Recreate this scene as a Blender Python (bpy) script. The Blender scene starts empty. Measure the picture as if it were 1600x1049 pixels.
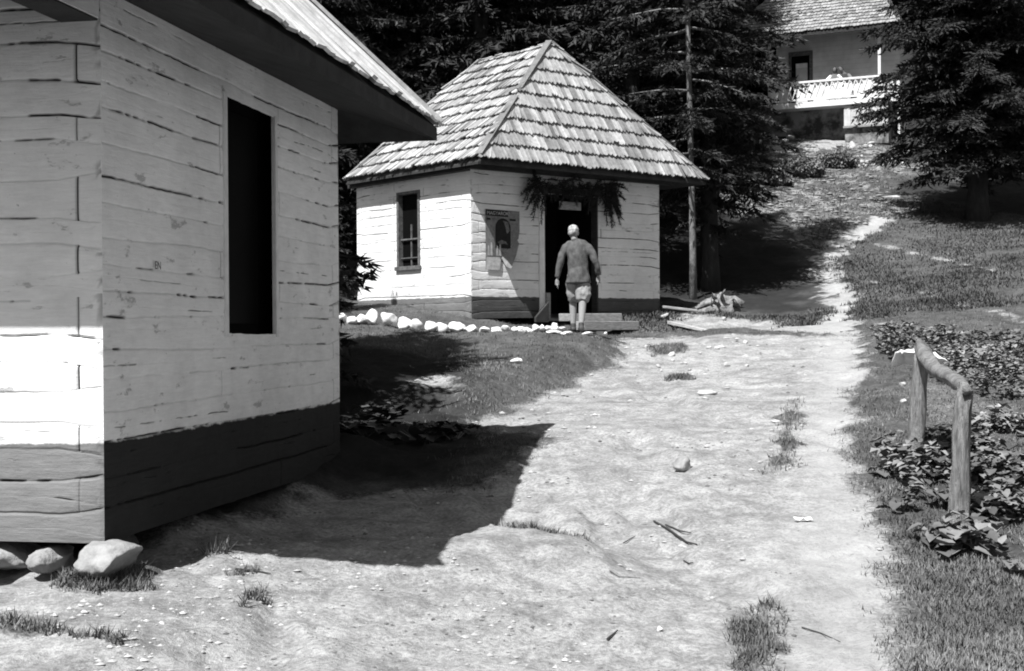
import bpy, bmesh, math, random
import numpy as np
from mathutils import Vector, Matrix
from mathutils.noise import noise as mnoise

random.seed(7)
RNG = np.random.default_rng(11)
SC = bpy.context.scene
COL = SC.collection
EYE = 1.6
F = 2100.0

# ------------------------------------------------------------------ helpers
def H0(px):
    return 515.0 - (px - 800) * 0.007
def P(px, py, Y):
    """point of the place seen at (px,py) at a distance Y in front of the viewpoint"""
    return Vector(((px - 800) / F * Y, Y, (H0(px) - py) / F * Y + EYE))

def smooth(a, b, x):
    t = np.clip((x - a) / (b - a), 0, 1)
    return t * t * (3 - 2 * t)

def _hash(ix, iy, seed):
    h = (ix.astype(np.int64) * 374761393 + iy.astype(np.int64) * 668265263 + seed * 144665) & 0x7fffffff
    h = ((h ^ (h >> 13)) * 1274126177) & 0x7fffffff
    h = (h ^ (h >> 16)) & 0xffffff
    return h / float(0xffffff)
def vnoise(x, y, seed=0):
    x = np.asarray(x, float); y = np.asarray(y, float)
    ix = np.floor(x); iy = np.floor(y)
    fx = x - ix; fy = y - iy
    fx = fx * fx * (3 - 2 * fx); fy = fy * fy * (3 - 2 * fy)
    a = _hash(ix, iy, seed); b = _hash(ix + 1, iy, seed)
    c = _hash(ix, iy + 1, seed); d = _hash(ix + 1, iy + 1, seed)
    return (a * (1 - fx) + b * fx) * (1 - fy) + (c * (1 - fx) + d * fx) * fy
def fbm(x, y, seed=0, o=4, g=0.5):
    s = 0; a = 1; t = 0
    for i in range(o):
        s = s + a * vnoise(x * 2 ** i + 17.3 * i, y * 2 ** i - 9.1 * i, seed + i)
        t += a; a *= g
    return s / t

def link(o, parent=None):
    COL.objects.link(o)
    if parent: o.parent = parent
    return o
def mesh_obj(name, verts, faces, mat, parent=None, smooth_=False, attrs=None):
    me = bpy.data.meshes.new(name)
    me.from_pydata([tuple(v) for v in verts], [], [tuple(f) for f in faces])
    if attrs:
        for k, v in attrs.items():
            a = me.attributes.new(k, 'FLOAT', 'POINT')
            a.data.foreach_set('value', np.asarray(v, dtype=np.float32))
    if mat: me.materials.append(mat)
    if smooth_:
        me.polygons.foreach_set('use_smooth', [True] * len(me.polygons))
    me.update()
    return link(bpy.data.objects.new(name, me), parent)
def np_mesh_obj(name, V, Fq, mat, parent=None, smooth_=False, attrs=None, k=4):
    """fast numpy mesh of k-gons"""
    me = bpy.data.meshes.new(name)
    V = np.ascontiguousarray(V, dtype=np.float32); Fq = np.ascontiguousarray(Fq, dtype=np.int32)
    n = len(Fq)
    me.vertices.add(len(V)); me.vertices.foreach_set('co', V.ravel())
    me.loops.add(n * k); me.loops.foreach_set('vertex_index', Fq.ravel())
    me.polygons.add(n)
    me.polygons.foreach_set('loop_start', np.arange(0, n * k, k, dtype=np.int32))
    me.polygons.foreach_set('loop_total', np.full(n, k, dtype=np.int32))
    me.polygons.foreach_set('use_smooth', np.full(n, smooth_, dtype=bool))
    me.update(calc_edges=True)
    me.validate()
    if attrs:
        for kk, v in attrs.items():
            a = me.attributes.new(kk, 'FLOAT', 'POINT')
            a.data.foreach_set('value', np.asarray(v, dtype=np.float32))
    if mat: me.materials.append(mat)
    return link(bpy.data.objects.new(name, me), parent)
def tag(o, label=None, cat=None, group=None, kind=None):
    if label: o['label'] = label
    if cat: o['category'] = cat
    if group: o['group'] = group
    if kind: o['kind'] = kind
    return o
def empty(name, loc, rz=0, **kw):
    o = bpy.data.objects.new(name, None)
    o.empty_display_size = 0.3
    o.location = loc; o.rotation_euler = (0, 0, rz)
    link(o); tag(o, **kw)
    bpy.context.view_layer.update()
    return o
def put(o, root):
    """parent an object built in world coordinates to its thing without moving it"""
    o.parent = root
    o.matrix_parent_inverse = root.matrix_world.inverted()
    return o
def copy_tree(o, parent=None):
    c = o.copy(); COL.objects.link(c)
    if parent: c.parent = parent
    for ch in list(o.children): copy_tree(ch, c)
    return c

class MB:
    def __init__(s): s.v = []; s.f = []; s.t = []
    def add(s, vs, fs, tone=None):
        b = len(s.v); s.v += [tuple(v) for v in vs]
        s.f += [tuple(b + i for i in f) for f in fs]
        s.t += [random.random() if tone is None else tone] * len(vs)
    def box(s, O, ex, ey, ez, jit=0, tone=None):
        """box from a corner O along three edge vectors"""
        O = Vector(O); ex = Vector(ex); ey = Vector(ey); ez = Vector(ez)
        vs = [O, O + ex, O + ex + ey, O + ey, O + ez, O + ex + ez, O + ex + ey + ez, O + ey + ez]
        if jit: vs = [v + Vector((random.uniform(-jit, jit), random.uniform(-jit, jit), random.uniform(-jit, jit))) for v in vs]
        fs = [(0, 3, 2, 1), (4, 5, 6, 7), (0, 1, 5, 4), (1, 2, 6, 5), (2, 3, 7, 6), (3, 0, 4, 7)]
        if ex.cross(ey).dot(ez) < 0: fs = [f[::-1] for f in fs]
        s.add(vs, fs, tone)
    def tube(s, pts, rad, n=8, rough=0, seed=0, tone=None, cap=True):
        vs = []; fs = []
        pts = [Vector(p) for p in pts]
        for i, p in enumerate(pts):
            d = (pts[min(i + 1, len(pts) - 1)] - pts[max(i - 1, 0)]).normalized()
            a = d.cross(Vector((0, 0, 1)))
            if a.length < .2: a = d.cross(Vector((1, 0, 0)))
            a.normalize(); b = d.cross(a)
            r = rad[i] if hasattr(rad, '__len__') else rad
            for k in range(n):
                th = 2 * math.pi * k / n
                rr = r * (1 + rough * (mnoise(Vector((math.cos(th) * 1.7 + seed, math.sin(th) * 1.7, i * .6 + seed))) ))
                vs.append(p + (a * math.cos(th) + b * math.sin(th)) * rr)
        m = len(pts)
        for i in range(m - 1):
            for k in range(n):
                k2 = (k + 1) % n
                fs.append((i * n + k, i * n + k2, (i + 1) * n + k2, (i + 1) * n + k))
        if cap:
            fs.append(tuple(range(n))[::-1]); fs.append(tuple((m - 1) * n + k for k in range(n)))
        s.add(vs, fs, tone)
    def build(s, name, mat, parent=None, smooth_=False, bevel=0):
        o = mesh_obj(name, s.v, s.f, mat, parent, smooth_, {'tone': s.t})
        if bevel:
            m = o.modifiers.new('b', 'BEVEL'); m.width = bevel; m.segments = 2; m.limit_method = 'ANGLE'
        return o

# ------------------------------------------------------------------ materials (all neutral grey: a black and white photograph)
def g(v): return (v, v, v, 1)
class NT:
    def __init__(s, name):
        s.m = bpy.data.materials.new(name); s.m.use_nodes = True
        s.t = s.m.node_tree; s.n = s.t.nodes; s.l = s.t.links
        s.b = s.n['Principled BSDF']
        s.b.inputs['Specular IOR Level'].default_value = .25
    def N(s, typ, **kw):
        n = s.n.new(typ)
        for k, v in kw.items():
            if k.startswith('_'): setattr(n, k[1:], v)
            else: n.inputs[k].default_value = v
        return n
    def L(s, a, b): s.l.new(a, b)
    def noise(s, scale, detail=6, rough=.6, vec=None, dim='3D'):
        n = s.N('ShaderNodeTexNoise', Scale=scale, Detail=detail, Roughness=rough)
        if vec: s.L(vec, n.inputs['Vector'])
        return n.outputs['Fac']
    def ramp(s, fac, a, b, ca=0., cb=1.):
        n = s.N('ShaderNodeMapRange'); n.clamp = True
        n.inputs['From Min'].default_value = a; n.inputs['From Max'].default_value = b
        n.inputs['To Min'].default_value = ca; n.inputs['To Max'].default_value = cb
        s.L(fac, n.inputs['Value']); return n.outputs['Result']
    def math(s, op, a, b=None):
        n = s.N('ShaderNodeMath', _operation=op)
        for i, v in enumerate((a, b)):
            if v is None: continue
            if isinstance(v, (int, float)): n.inputs[i].default_value = v
            else: s.L(v, n.inputs[i])
        return n.outputs[0]
    def mix(s, fac, a, b):
        n = s.N('ShaderNodeMix', _data_type='FLOAT')
        for i, v in zip((0, 2, 3), (fac, a, b)):
            if isinstance(v, (int, float)): n.inputs[i].default_value = v
            else: s.L(v, n.inputs[i])
        return n.outputs[0]
    def attr(s, name):
        n = s.N('ShaderNodeAttribute', _attribute_name=name); return n.outputs['Fac']
    def pos(s, sx=1, sy=1, sz=1, rz=0):
        ge = s.N('ShaderNodeNewGeometry')
        mp = s.N('ShaderNodeMapping'); mp.inputs['Scale'].default_value = (sx, sy, sz)
        mp.inputs['Rotation'].default_value = (0, 0, rz)
        s.L(ge.outputs['Position'], mp.inputs['Vector']); return mp.outputs['Vector']
    def obj(s, sx=1, sy=1, sz=1):
        ge = s.N('ShaderNodeTexCoord')
        mp = s.N('ShaderNodeMapping'); mp.inputs['Scale'].default_value = (sx, sy, sz)
        s.L(ge.outputs['Object'], mp.inputs['Vector']); return mp.outputs['Vector']
    def color(s, v):
        c = s.N('ShaderNodeCombineColor')
        for i in range(3): s.L(v, c.inputs[i])
        s.L(c.outputs[0], s.b.inputs['Base Color'])
    def bump(s, h, strength=.5, dist=.01):
        b = s.N('ShaderNodeBump', Strength=strength, Distance=dist)
        s.L(h, b.inputs['Height']); s.L(b.outputs[0], s.b.inputs['Normal'])
    def rough(s, v):
        s.b.inputs['Roughness'].default_value = v
def simple(name, c0, c1, scale=8, rough=.85, bump=.3, dist=.01, stretch=(1, 1, 1), tone=0.0, spec=.25):
    t = NT(name); t.rough(rough); t.b.inputs['Specular IOR Level'].default_value = spec
    vec = t.obj(*stretch)
    n = t.noise(scale, 7, .62, vec)
    v = t.mix(t.ramp(n, .3, .7), c0, c1)
    if tone:
        v = t.math('MULTIPLY', v, t.ramp(t.attr('tone'), 0, 1, 1 - tone, 1 + tone))
    t.color(v); t.bump(t.noise(scale * 3, 6, .65, vec), bump, dist)
    return t.m

def wall_mat(name, white, bandz, band, worn=.5, newz=None):
    t = NT(name); t.rough(.9)
    p = t.pos(1, 1, 1); sepn = t.N('ShaderNodeSeparateXYZ'); t.L(p, sepn.inputs[0]); z = sepn.outputs['Z']
    st = t.pos(1.2, 1.2, 9)
    big = t.noise(1.5, 5, .6, p); grain = t.noise(5, 8, .7, st); fine = t.noise(60, 4, .6, p)
    v = t.mix(t.ramp(big, .3, .7), white * .84, white)
    v = t.math('MULTIPLY', v, t.ramp(grain, .3, .7, .88, 1.04))
    # worn patches of bare grey timber where the whitewash has flaked
    pn = t.noise(3.2, 9, .72, t.pos(1, 1, 2.6))
    patch = t.ramp(pn, .60, .645)
    if newz is not None:
        patch = t.math('MULTIPLY', patch, t.ramp(z, newz - .1, newz + 1.3, .2, 1.0))
        v = t.math('MULTIPLY', v, t.ramp(z, newz, newz + .05, 1.0, .86))
        v = t.math('MULTIPLY', v, t.ramp(z, newz + .6, newz + 1.9, 1.0, .84))
    v = t.mix(t.math('MULTIPLY', patch, worn), v, .28)
    spots = t.ramp(t.noise(38, 3, .5, p), .735, .76)
    v = t.mix(t.math('MULTIPLY', spots, .6), v, .15)
    hair = t.ramp(t.noise(2.2, 8, .75, t.pos(1.6, 1.6, 34)), .655, .685)
    v = t.mix(t.math('MULTIPLY', hair, .55), v, .22)
    grime = t.ramp(t.noise(.9, 6, .7, p), .48, .66)
    v = t.math('MULTIPLY', v, t.mix(grime, 1.0, .86))
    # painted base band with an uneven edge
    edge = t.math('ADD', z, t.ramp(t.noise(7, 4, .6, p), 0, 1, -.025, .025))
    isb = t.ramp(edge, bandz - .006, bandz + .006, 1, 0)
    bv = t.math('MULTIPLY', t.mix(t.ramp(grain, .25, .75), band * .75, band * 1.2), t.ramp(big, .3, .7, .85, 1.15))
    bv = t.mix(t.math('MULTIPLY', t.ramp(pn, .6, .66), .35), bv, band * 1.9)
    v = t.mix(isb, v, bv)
    v = t.mix(t.ramp(t.attr('crack'), .05, .75), v, .02)
    t.color(v)
    h = t.math('ADD', t.math('MULTIPLY', grain, 1.0), t.math('MULTIPLY', fine, .35))
    h = t.math('SUBTRACT', h, t.math('MULTIPLY', patch, .5))
    h = t.math('SUBTRACT', h, t.math('MULTIPLY', hair, .5))
    h = t.math('ADD', h, t.math('MULTIPLY', t.noise(9, 3, .5, t.pos(1, 1, .8)), 1.1))
    t.bump(h, .6, .009)
    return t.m

M = {}
M['wood_dark'] = simple('dark_weathered_wood', .02, .05, 6, .85, .5, .01, (1, 1, 6))
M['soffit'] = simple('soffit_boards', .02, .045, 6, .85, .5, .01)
M['wood_grey'] = simple('grey_wood', .16, .34, 5, .85, .6, .01, (2, 2, 8))
M['post'] = simple('peeled_post', .08, .36, 9, .85, 1, .03, (5, 5, .7))
M['rail'] = simple('rail_log', .08, .3, 12, .85, 1, .03)
M['plank'] = simple('weathered_plank', .2, .42, 5, .85, .6, .01, (1, 3, 8), tone=.2)
M['trim'] = simple('whitewashed_trim', .6, .78, 8, .85, .4, .006)
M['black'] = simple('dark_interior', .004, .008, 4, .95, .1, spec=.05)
M['glass'] = simple('dark_window_glass', .004, .006, 2, .5, 0, spec=.02)
M['frame'] = simple('dark_window_frame', .05, .16, 14, .7, .5, .006)
M['stone_white'] = simple('whitewashed_stone', .42, .82, 9, .9, .6, .012)
M['stone'] = simple('grey_field_stone', .14, .36, 5, .9, .9, .02)
M['stone_dark'] = simple('shade_dark_stone', .03, .1, 5, .9, .9, .02)  # field stone darkened to stand in for shade under the side wall
M['stone_pale'] = simple('pale_stone', .24, .5, 6, .9, .8, .015)
M['bark'] = simple('spruce_bark', .03, .24, 5, .9, 1, .03, (1, 1, .45))
M['bark_dark'] = simple('dark_spruce_bark', .02, .05, 9, .9, 1, .03, (1, 1, .35))
M['root_wood'] = simple('bleached_root_wood', .04, .34, 11, .85, .9, .02)
M['cloth_white'] = simple('white_cloth', .7, .85, 12, .9, .5, .01)
M['tweed'] = simple('tweed_jacket', .045, .11, 14, .95, .12, .003)
M['twill'] = simple('pale_breeches', .2, .3, 20, .9, .5, .006)
M['sock'] = simple('pale_wool_sock', .2, .28, 60, .95, .5, .004)
M['leather'] = simple('dark_shoe_leather', .03, .06, 20, .6, .4, .004)
M['skin'] = simple('skin', .2, .26, 30, .6, .1, .002)
M['hair_white'] = simple('white_hair', .12, .6, 26, .8, .6, .004, (1, 1, .4))
M['skin_dark'] = simple('darker_skin', .07, .12, 30, .6, .1, .002)  # darker tone than the walking man's skin
M['hair_dark'] = simple('dark_hair', .02, .04, 60, .7, .6, .004)
M['dark_cloth'] = simple('dark_cloth', .03, .08, 30, .95, .4, .004)
M['grey_cloth'] = simple('grey_cloth', .12, .2, 30, .95, .4, .004)
M['paint_white'] = simple('white_paint', .55, .75, 10, .8, .3, .005)
M['board_white'] = simple('pale_vertical_boards', .38, .52, 4, .85, .4, .006, tone=.08)
def plaster():
    t = NT('stained_plaster'); t.rough(.95); p = t.obj()
    v = t.mix(t.ramp(t.noise(1.6, 6, .65, p), .42, .6), .05, .3)
    t.color(v); t.bump(t.noise(9, 6, .7, p), .5, .02); return t.m
M['plaster'] = plaster()

def shake_mat(name, lo, hi):
    t = NT(name); t.rough(.85); t.b.inputs['Specular IOR Level'].default_value = .35
    tc = t.attr('tone'); p = t.obj()
    n = t.noise(14, 5, .6, p); b = t.noise(1.4, 4, .6, p)
    v = t.ramp(tc, 0, 1, lo, hi)
    v = t.math('MULTIPLY', v, t.ramp(n, .3, .7, .7, 1.15))
    v = t.math('MULTIPLY', v, t.ramp(b, .35, .65, .8, 1.12))
    t.color(v); t.bump(t.noise(40, 4, .6, p), .4, .008); return t.m
M['shake'] = shake_mat('split_wood_shingles', .15, .43)
M['shake_far'] = shake_mat('far_wood_shingles', .14, .32)
M['roof_board'] = shake_mat('silvery_roof_boards', .36, .66)

def leaf_mat(name, lo, hi, rough=.55, spec=.3, trans=0):
    t = NT(name); t.rough(rough); t.b.inputs['Specular IOR Level'].default_value = spec
    p = t.pos(); n = t.noise(1.3, 4, .6, p); n2 = t.noise(14, 4, .6, p)
    v = t.ramp(t.attr('tone'), 0, 1, lo, hi)
    v = t.math('MULTIPLY', v, t.ramp(n, .35, .65, .65, 1.3))
    v = t.math('MULTIPLY', v, t.ramp(n2, .3, .7, .8, 1.2))
    t.color(v); return t.m
M['needle'] = leaf_mat('spruce_needles', .012, .05, .7, .12)
M['needle_far'] = leaf_mat('forest_needles', .008, .03, .8, .05)
M['needle_dark'] = leaf_mat('cut_fir_needles', .012, .045, .7, .2)
M['grass'] = leaf_mat('meadow_grass', .06, .19, .75, .15)
M['hill_grass'] = leaf_mat('hill_grass', .035, .12, .75, .15)
M['leaf_dark'] = leaf_mat('dark_broad_leaves', .02, .09, .45, .4)  # leaf colour darkened for the clumps standing in shade
M['burdock'] = leaf_mat('broad_leaves', .045, .21, .7, .15)

# ------------------------------------------------------------------ terrain
cp = [  # (px, py, Y) read off the photograph, as points of the ground
 (-400,1100,4.6),(0,1049,5.2),(400,1049,5.55),(800,1049,5.9),(1200,1049,5.9),(1600,1049,5.9),(2000,1049,5.9),
 (-300,930,6.9),(0,903,6.9),(150,903,6.7),(300,890,7.1),(430,878,7.6),(560,868,7.8),(694,858,7.83),(800,848,8.1),(1000,862,8.2),(1200,860,8.2),(1400,850,8.4),
 (863,690,11.3),(700,690,11.6),(560,720,11.0),(430,785,9.7),(1000,700,11.2),(1200,700,11.1),(1340,700,11.1),
 (650,640,13.5),(850,640,13.3),(1000,640,13.3),(1200,640,13.2),(650,600,15.2),(850,600,15.5),(1000,590,15.8),(1200,590,15.6),
 (600,560,17),(800,560,17.2),(900,558,17.4),(1050,560,17.3),(1200,560,17.2),
 (600,530,19.2),(850,532,19.7),(1000,530,19.5),(1200,523,19.7),(1330,524,19.4),
 (560,500,21.2),(737,498,22),(1031,492,24.4),(905,514,22.6),(905,525,21.5),(960,526,21.2),(1180,517,21.6),(1250,503,23.2),(1100,482,26),(1300,460,27.2),(1330,420,30.2),
 (1290,400,31.7),(1250,370,33.4),(1350,360,34.2),(1415,330,37),(1150,330,35),(1200,300,39),(1400,270,42.5),(1550,330,36.5),(1650,342,35.5),(1620,280,41),
 (1300,237,46),(1300,222,49),(1200,222,49),(1450,242,46.5),(1620,235,47.5),(1250,214,51),(1400,214,51),
 (1450,520,19),(1620,522,18),(1600,600,14),(1600,700,11),(1500,838,8.6),(1640,838,8.6),(1600,450,24),(1450,440,26),(1620,400,29)]
CX = []; CZ = []
for a, b, c in cp:
    q = P(a, b, c); CX.append((q.x, q.y)); CZ.append(q.z)
for x, y, z in [(0,0,-1.62),(6,0,-1.62),(-6,0,-1.6),(0,-8,-1.9),(8,-8,-1.9),(-8,-8,-1.8),(-12,2,-1.5),(12,2,-1.5),(-8,12,-.7),(-8,7.5,-1.15),(-14,20,.4),
                (12,10,-.9),(13,20,.5),(15,30,2.3),(22,45,6.2),(-5,30,1.5),(0,32,2.0),(-12,30,2.0),(5,34,2.6),(-3,26,.7),
                (-40,60,12),(-10,60,11.5),(15,62,12),(45,60,12),(-60,95,30),(0,95,30),(60,95,30),(-70,140,55),(0,140,55),(70,140,55),
                (-40,20,2),(40,20,2),(-50,0,-1),(50,0,-1),(-40,-30,-2),(40,-30,-2)]:
    CX.append((x, y)); CZ.append(z + EYE)
CX = np.array(CX); CZ = np.array(CZ)
def _K(d2): return np.where(d2 > 1e-9, d2 * np.log(d2 + 1e-12) * .5, 0)
_n = len(CX)
_d2 = ((CX[:, None] - CX[None]) ** 2).sum(-1)
_A = np.zeros((_n + 3, _n + 3)); _A[:_n, :_n] = _K(_d2) + np.eye(_n) * .35
_A[:_n, _n] = 1; _A[:_n, _n + 1:] = CX; _A[_n, :_n] = 1; _A[_n + 1:, :_n] = CX.T
_W = np.linalg.solve(_A, np.concatenate([CZ, [0, 0, 0]]))
def base_h(x, y):
    x = np.atleast_1d(np.asarray(x, float)); y = np.atleast_1d(np.asarray(y, float)); sh = x.shape
    x = x.ravel(); y = y.ravel(); out = np.empty(len(x))
    for i in range(0, len(x), 20000):
        xs = x[i:i+20000]; ys = y[i:i+20000]
        d2 = (xs[:, None] - CX[None, :, 0]) ** 2 + (ys[:, None] - CX[None, :, 1]) ** 2
        out[i:i+20000] = _K(d2) @ _W[:_n] + _W[_n] + _W[_n + 1] * xs + _W[_n + 2] * ys
    return out.reshape(sh)
def ray_ground(px, py, hf=None, y0=4.5, y1=70):
    """where the line of sight through (px,py) first meets the base terrain -> (x, y)"""
    hf = hf or base_h
    Y = np.concatenate([np.arange(y0, 30, .04), np.arange(30, y1, .1)])
    X = (px - 800) / F * Y; Z = (H0(px) - py) / F * Y + EYE
    d = Z - hf(X, Y)
    i = np.argmax(d < 0) if (d < 0).any() else len(Y) - 1
    return (X[i], Y[i])
def poly_xy(pts): return np.array([ray_ground(a, b) for a, b in pts])
def sdist(x, y, poly, closed=True):
    """signed distance to a polygon, positive inside"""
    n = len(poly); best = np.full(x.shape, 1e9); ins = np.zeros(x.shape, bool)
    for i in range(n if closed else n - 1):
        ax, ay = poly[i]; bx, by = poly[(i + 1) % n]
        ex, ey = bx - ax, by - ay
        t = np.clip(((x - ax) * ex + (y - ay) * ey) / (ex * ex + ey * ey + 1e-9), 0, 1)
        best = np.minimum(best, (x - ax - t * ex) ** 2 + (y - ay - t * ey) ** 2)
        if closed:
            c = ((ay > y) != (by > y)) & (x < (bx - ax) * (y - ay) / (by - ay + 1e-12) + ax)
            ins ^= c
    d = np.sqrt(best)
    return np.where(ins, d, -d) if closed else d

DIRT = poly_xy([(-500,1200),(-300,900),(0,895),(210,868),(420,820),(470,790),(620,768),(740,755),(815,720),(860,690),(790,680),(735,655),(800,640),(870,612),(950,578),(970,552),(960,534),(1040,526),(1200,524),(1345,527),(1352,560),(1338,610),(1330,680),(1338,750),(1366,800),(1390,860),(1395,960),(1412,1049),(1430,1200)])
TRAIL = poly_xy([(1262,524),(1342,527),(1343,485),(1328,450),(1314,436),(1312,408),(1336,380),(1390,351),(1424,334),(1408,324),(1370,336),(1325,362),(1282,384),(1270,408),(1284,446),(1298,480),(1282,502),(1205,518)])
FOOT = poly_xy([(1285,530),(1268,600),(1255,700),(1238,800),(1215,900),(1205,1049),(1200,1200),(1430,1200),(1412,1049),(1395,960),(1390,860),(1366,800),(1338,750),(1330,680),(1338,610),(1352,560),(1345,527)])
STONY = poly_xy([(1060,335),(1100,290),(1180,235),(1350,225),(1500,240),(1490,270),(1380,280),(1400,322),(1340,352),(1280,380),(1200,345)])
YARD = poly_xy([(1195,228),(1330,216),(1345,226),(1300,236),(1210,240)])
PAD = poly_xy([(1040,498),(1080,492),(1200,500),(1290,515),(1230,520),(1120,512),(1060,508)])
TERR = poly_xy([(480,530),(700,545),(950,540),(962,552),(900,580),(800,615),(745,645),(690,640),(620,640),(500,640)])
SANDLIT = poly_xy([(612,620),(640,610),(712,622),(712,636),(640,630)])
STRIPS = [poly_xy([(1233,630),(1253,628),(1246,690),(1240,738),(1198,742),(1205,700),(1215,660)]),
          poly_xy([(1160,950),(1205,935),(1218,1000),(1200,1060),(1120,1060)]),
          poly_xy([(790,830),(900,826),(920,842),(880,850),(810,846)]),
          poly_xy([(1040,590),(1080,586),(1082,594),(1040,596)]),
          poly_xy([(1010,545),(1060,540),(1070,556),(1020,560)]),
          poly_xy([(80,905),(230,895),(235,915),(150,925),(85,920)]),
          poly_xy([(370,935),(410,925),(415,940),(380,950)]),
          poly_xy([(0,985),(120,1003),(200,1020),(190,1030),(100,1015),(0,995)])]
PATHS = [poly_xy([(1350,378),(1420,395),(1500,410),(1560,425),(1620,440)]), poly_xy([(1360,440),(1460,465),(1540,487),(1620,503)]), poly_xy([(1350,507),(1440,515),(1510,520)])]
SHADY = poly_xy([(1000,335),(1120,335),(1210,350),(1260,400),(1270,440),(1280,480),(1200,492),(1060,476),(1000,470)])  # tree shade beside the trail, painted into the ground colour
SHADE2 = poly_xy([(1375,282),(1600,278),(1700,290),(1700,345),(1560,338),(1480,318),(1400,306)])  # shade under the big spruce, darkened in the ground colour
BANK_SHADE = poly_xy([(300,850),(440,800),(560,768),(740,752),(790,715),(760,690),(740,650),(730,600),(735,572),(600,568),(520,572),(300,600),(200,830)])  # cast shade and dark growth on the bank, painted into the ground colour
LIP = poly_xy([(300,872),(430,878),(560,872),(694,866),(800,856),(870,866)])
BARE_R = poly_xy([(1395,600),(1450,590),(1600,640),(1620,690),(1500,680),(1400,650)])
HOLLOW = ray_ground(1120, 518)

def shape_h(x, y):
    h = base_h(x, y)
    x = np.asarray(x, float); y = np.asarray(y, float)
    sd = sdist(x, y, TERR)
    wob = (fbm(x * 1.4, y * 1.4, 3, 3) - .5) * .5
    h = h + .2 * smooth(-.3, .35, sd + wob * .7) * smooth(2.6, .6, sd)
    h = h + .10 * np.exp(-(sdist(x, y, LIP, False) / .4) ** 2)
    q = np.array([(-2.0, 8.1), (-1.36, 11.0)]); h = h + .16 * np.exp(-(sdist(x, y, q, False) / .28) ** 2)
    h = h - .15 * np.exp(-((x - 1.5) / 1.1) ** 2 - ((y - 22.6) / .8) ** 2)
    h = h - .22 * np.exp(-((x - HOLLOW[0]) / .9) ** 2 - ((y - HOLLOW[1] - .8) / .6) ** 2)
    return h
def dirtness(x, y):
    n = (fbm(x * 3, y * 3, 21, 4) - .5); n2 = (fbm(x * 9, y * 9, 31, 3) - .5)
    w = np.clip(np.sqrt(x * x + y * y) / 15, .35, 2)
    e = lambda poly, s=.16: smooth(-s, s, sdist(x, y, poly) + (n * .4 + n2 * .35) * w)
    d = e(DIRT, .22)
    d = np.maximum(d, e(TRAIL, .3)); d = np.maximum(d, e(PAD, .2) * .85); d = np.maximum(d, e(YARD, .4))
    d = np.maximum(d, e(SANDLIT, .15) * .8); d = np.maximum(d, e(BARE_R, .4) * .38)
    d = np.maximum(d, e(STONY, .8) * np.clip(.34 + n * 1.5 + n2 * 1.5, .05, .7))
    for p in PATHS: d = np.maximum(d, .75 * np.exp(-(sdist(x, y, p, False) / (.16 + n * .2)) ** 2) * smooth(-.25, .15, n + n2 * .5))
    for p in STRIPS: d = d * (1 - .85 * smooth(-.04, .12, sdist(x, y, p) + n * .35 + n2 * .2))
    return d
def micro(x, y, d):
    r = np.sqrt(x * x + y * y)
    m = (fbm(x * .9, y * .9, 5, 3) - .5) * .10
    m = m + (fbm(x * 3.1, y * 3.1, 6, 4) - .5) * .07
    m = m + (fbm(x * 14, y * 11, 8, 3) - .5) * .028 * smooth(30, 10, r)
    # ruts and washed channels running down the track
    m = m - .05 * smooth(.62, .75, fbm(x * 1.6 + y * .3, y * .55, 12, 3)) * d
    m = m + (1 - d) * .035 * fbm(x * 5, y * 5, 9, 3) + (1 - d) * .12 * (fbm(x * 1.2, y * 1.2, 10, 3) - .5) * smooth(12, 25, y)
    return m
def H(x, y):
    x = np.atleast_1d(np.asarray(x, float)); y = np.atleast_1d(np.asarray(y, float))
    d = dirtness(x, y)
    return shape_h(x, y) + micro(x, y, d)
def h1(x, y): return float(H(x, y)[0])
def G(px, py):
    x, y = ray_ground(px, py, shape_h); return Vector((x, y, h1(x, y)))

def build_ground():
    s = np.concatenate([-np.geomspace(2.6, .56, 26), np.linspace(-.55, .55, 430), np.geomspace(.56, 2.6, 26)])
    rows = list(np.linspace(-30, 3.9, 20)); yv = 4.2
    while yv < 150: rows.append(yv); yv *= 1.0058
    rows = np.array(rows)
    wd = np.maximum(rows, 4.2) + np.where(rows < 4.2, (4.2 - rows) * .6, 0)
    X = s[None] * wd[:, None]; Y = np.repeat(rows[:, None], len(s), 1)
    x = X.ravel(); y = Y.ravel()
    d = dirtness(x, y)
    z = shape_h(x, y) + micro(x, y, d)
    nr, nc = X.shape; idx = np.arange(nr * nc).reshape(nr, nc)
    Fq = np.stack([idx[:-1, :-1], idx[:-1, 1:], idx[1:, 1:], idx[1:, :-1]], -1).reshape(-1, 4)
    forest = smooth(.0, 1.0, (y - 27 - np.maximum(x - 4.2, 0) * 3.3) / 4)  # forest floor; the polygons below add painted shade to it
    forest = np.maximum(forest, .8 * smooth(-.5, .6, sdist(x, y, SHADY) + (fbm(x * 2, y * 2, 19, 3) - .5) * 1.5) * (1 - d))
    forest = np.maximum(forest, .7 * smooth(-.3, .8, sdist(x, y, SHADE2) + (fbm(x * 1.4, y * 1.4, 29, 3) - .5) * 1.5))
    forest = np.maximum(forest, .85 * smooth(-.3, .5, sdist(x, y, BANK_SHADE) + (fbm(x * 3, y * 3, 15, 3) - .5) * .8))
    return np_mesh_obj('ground', np.stack([x, y, z], -1), Fq, M['ground'], None, True, {'dirt': d, 'forest': forest, 'foot': np.maximum(smooth(-.25, .3, sdist(x, y, FOOT) + (fbm(x * 3, y * 3, 88, 3) - .5) * .5), smooth(-.2, .3, sdist(x, y, TRAIL)))})
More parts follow.
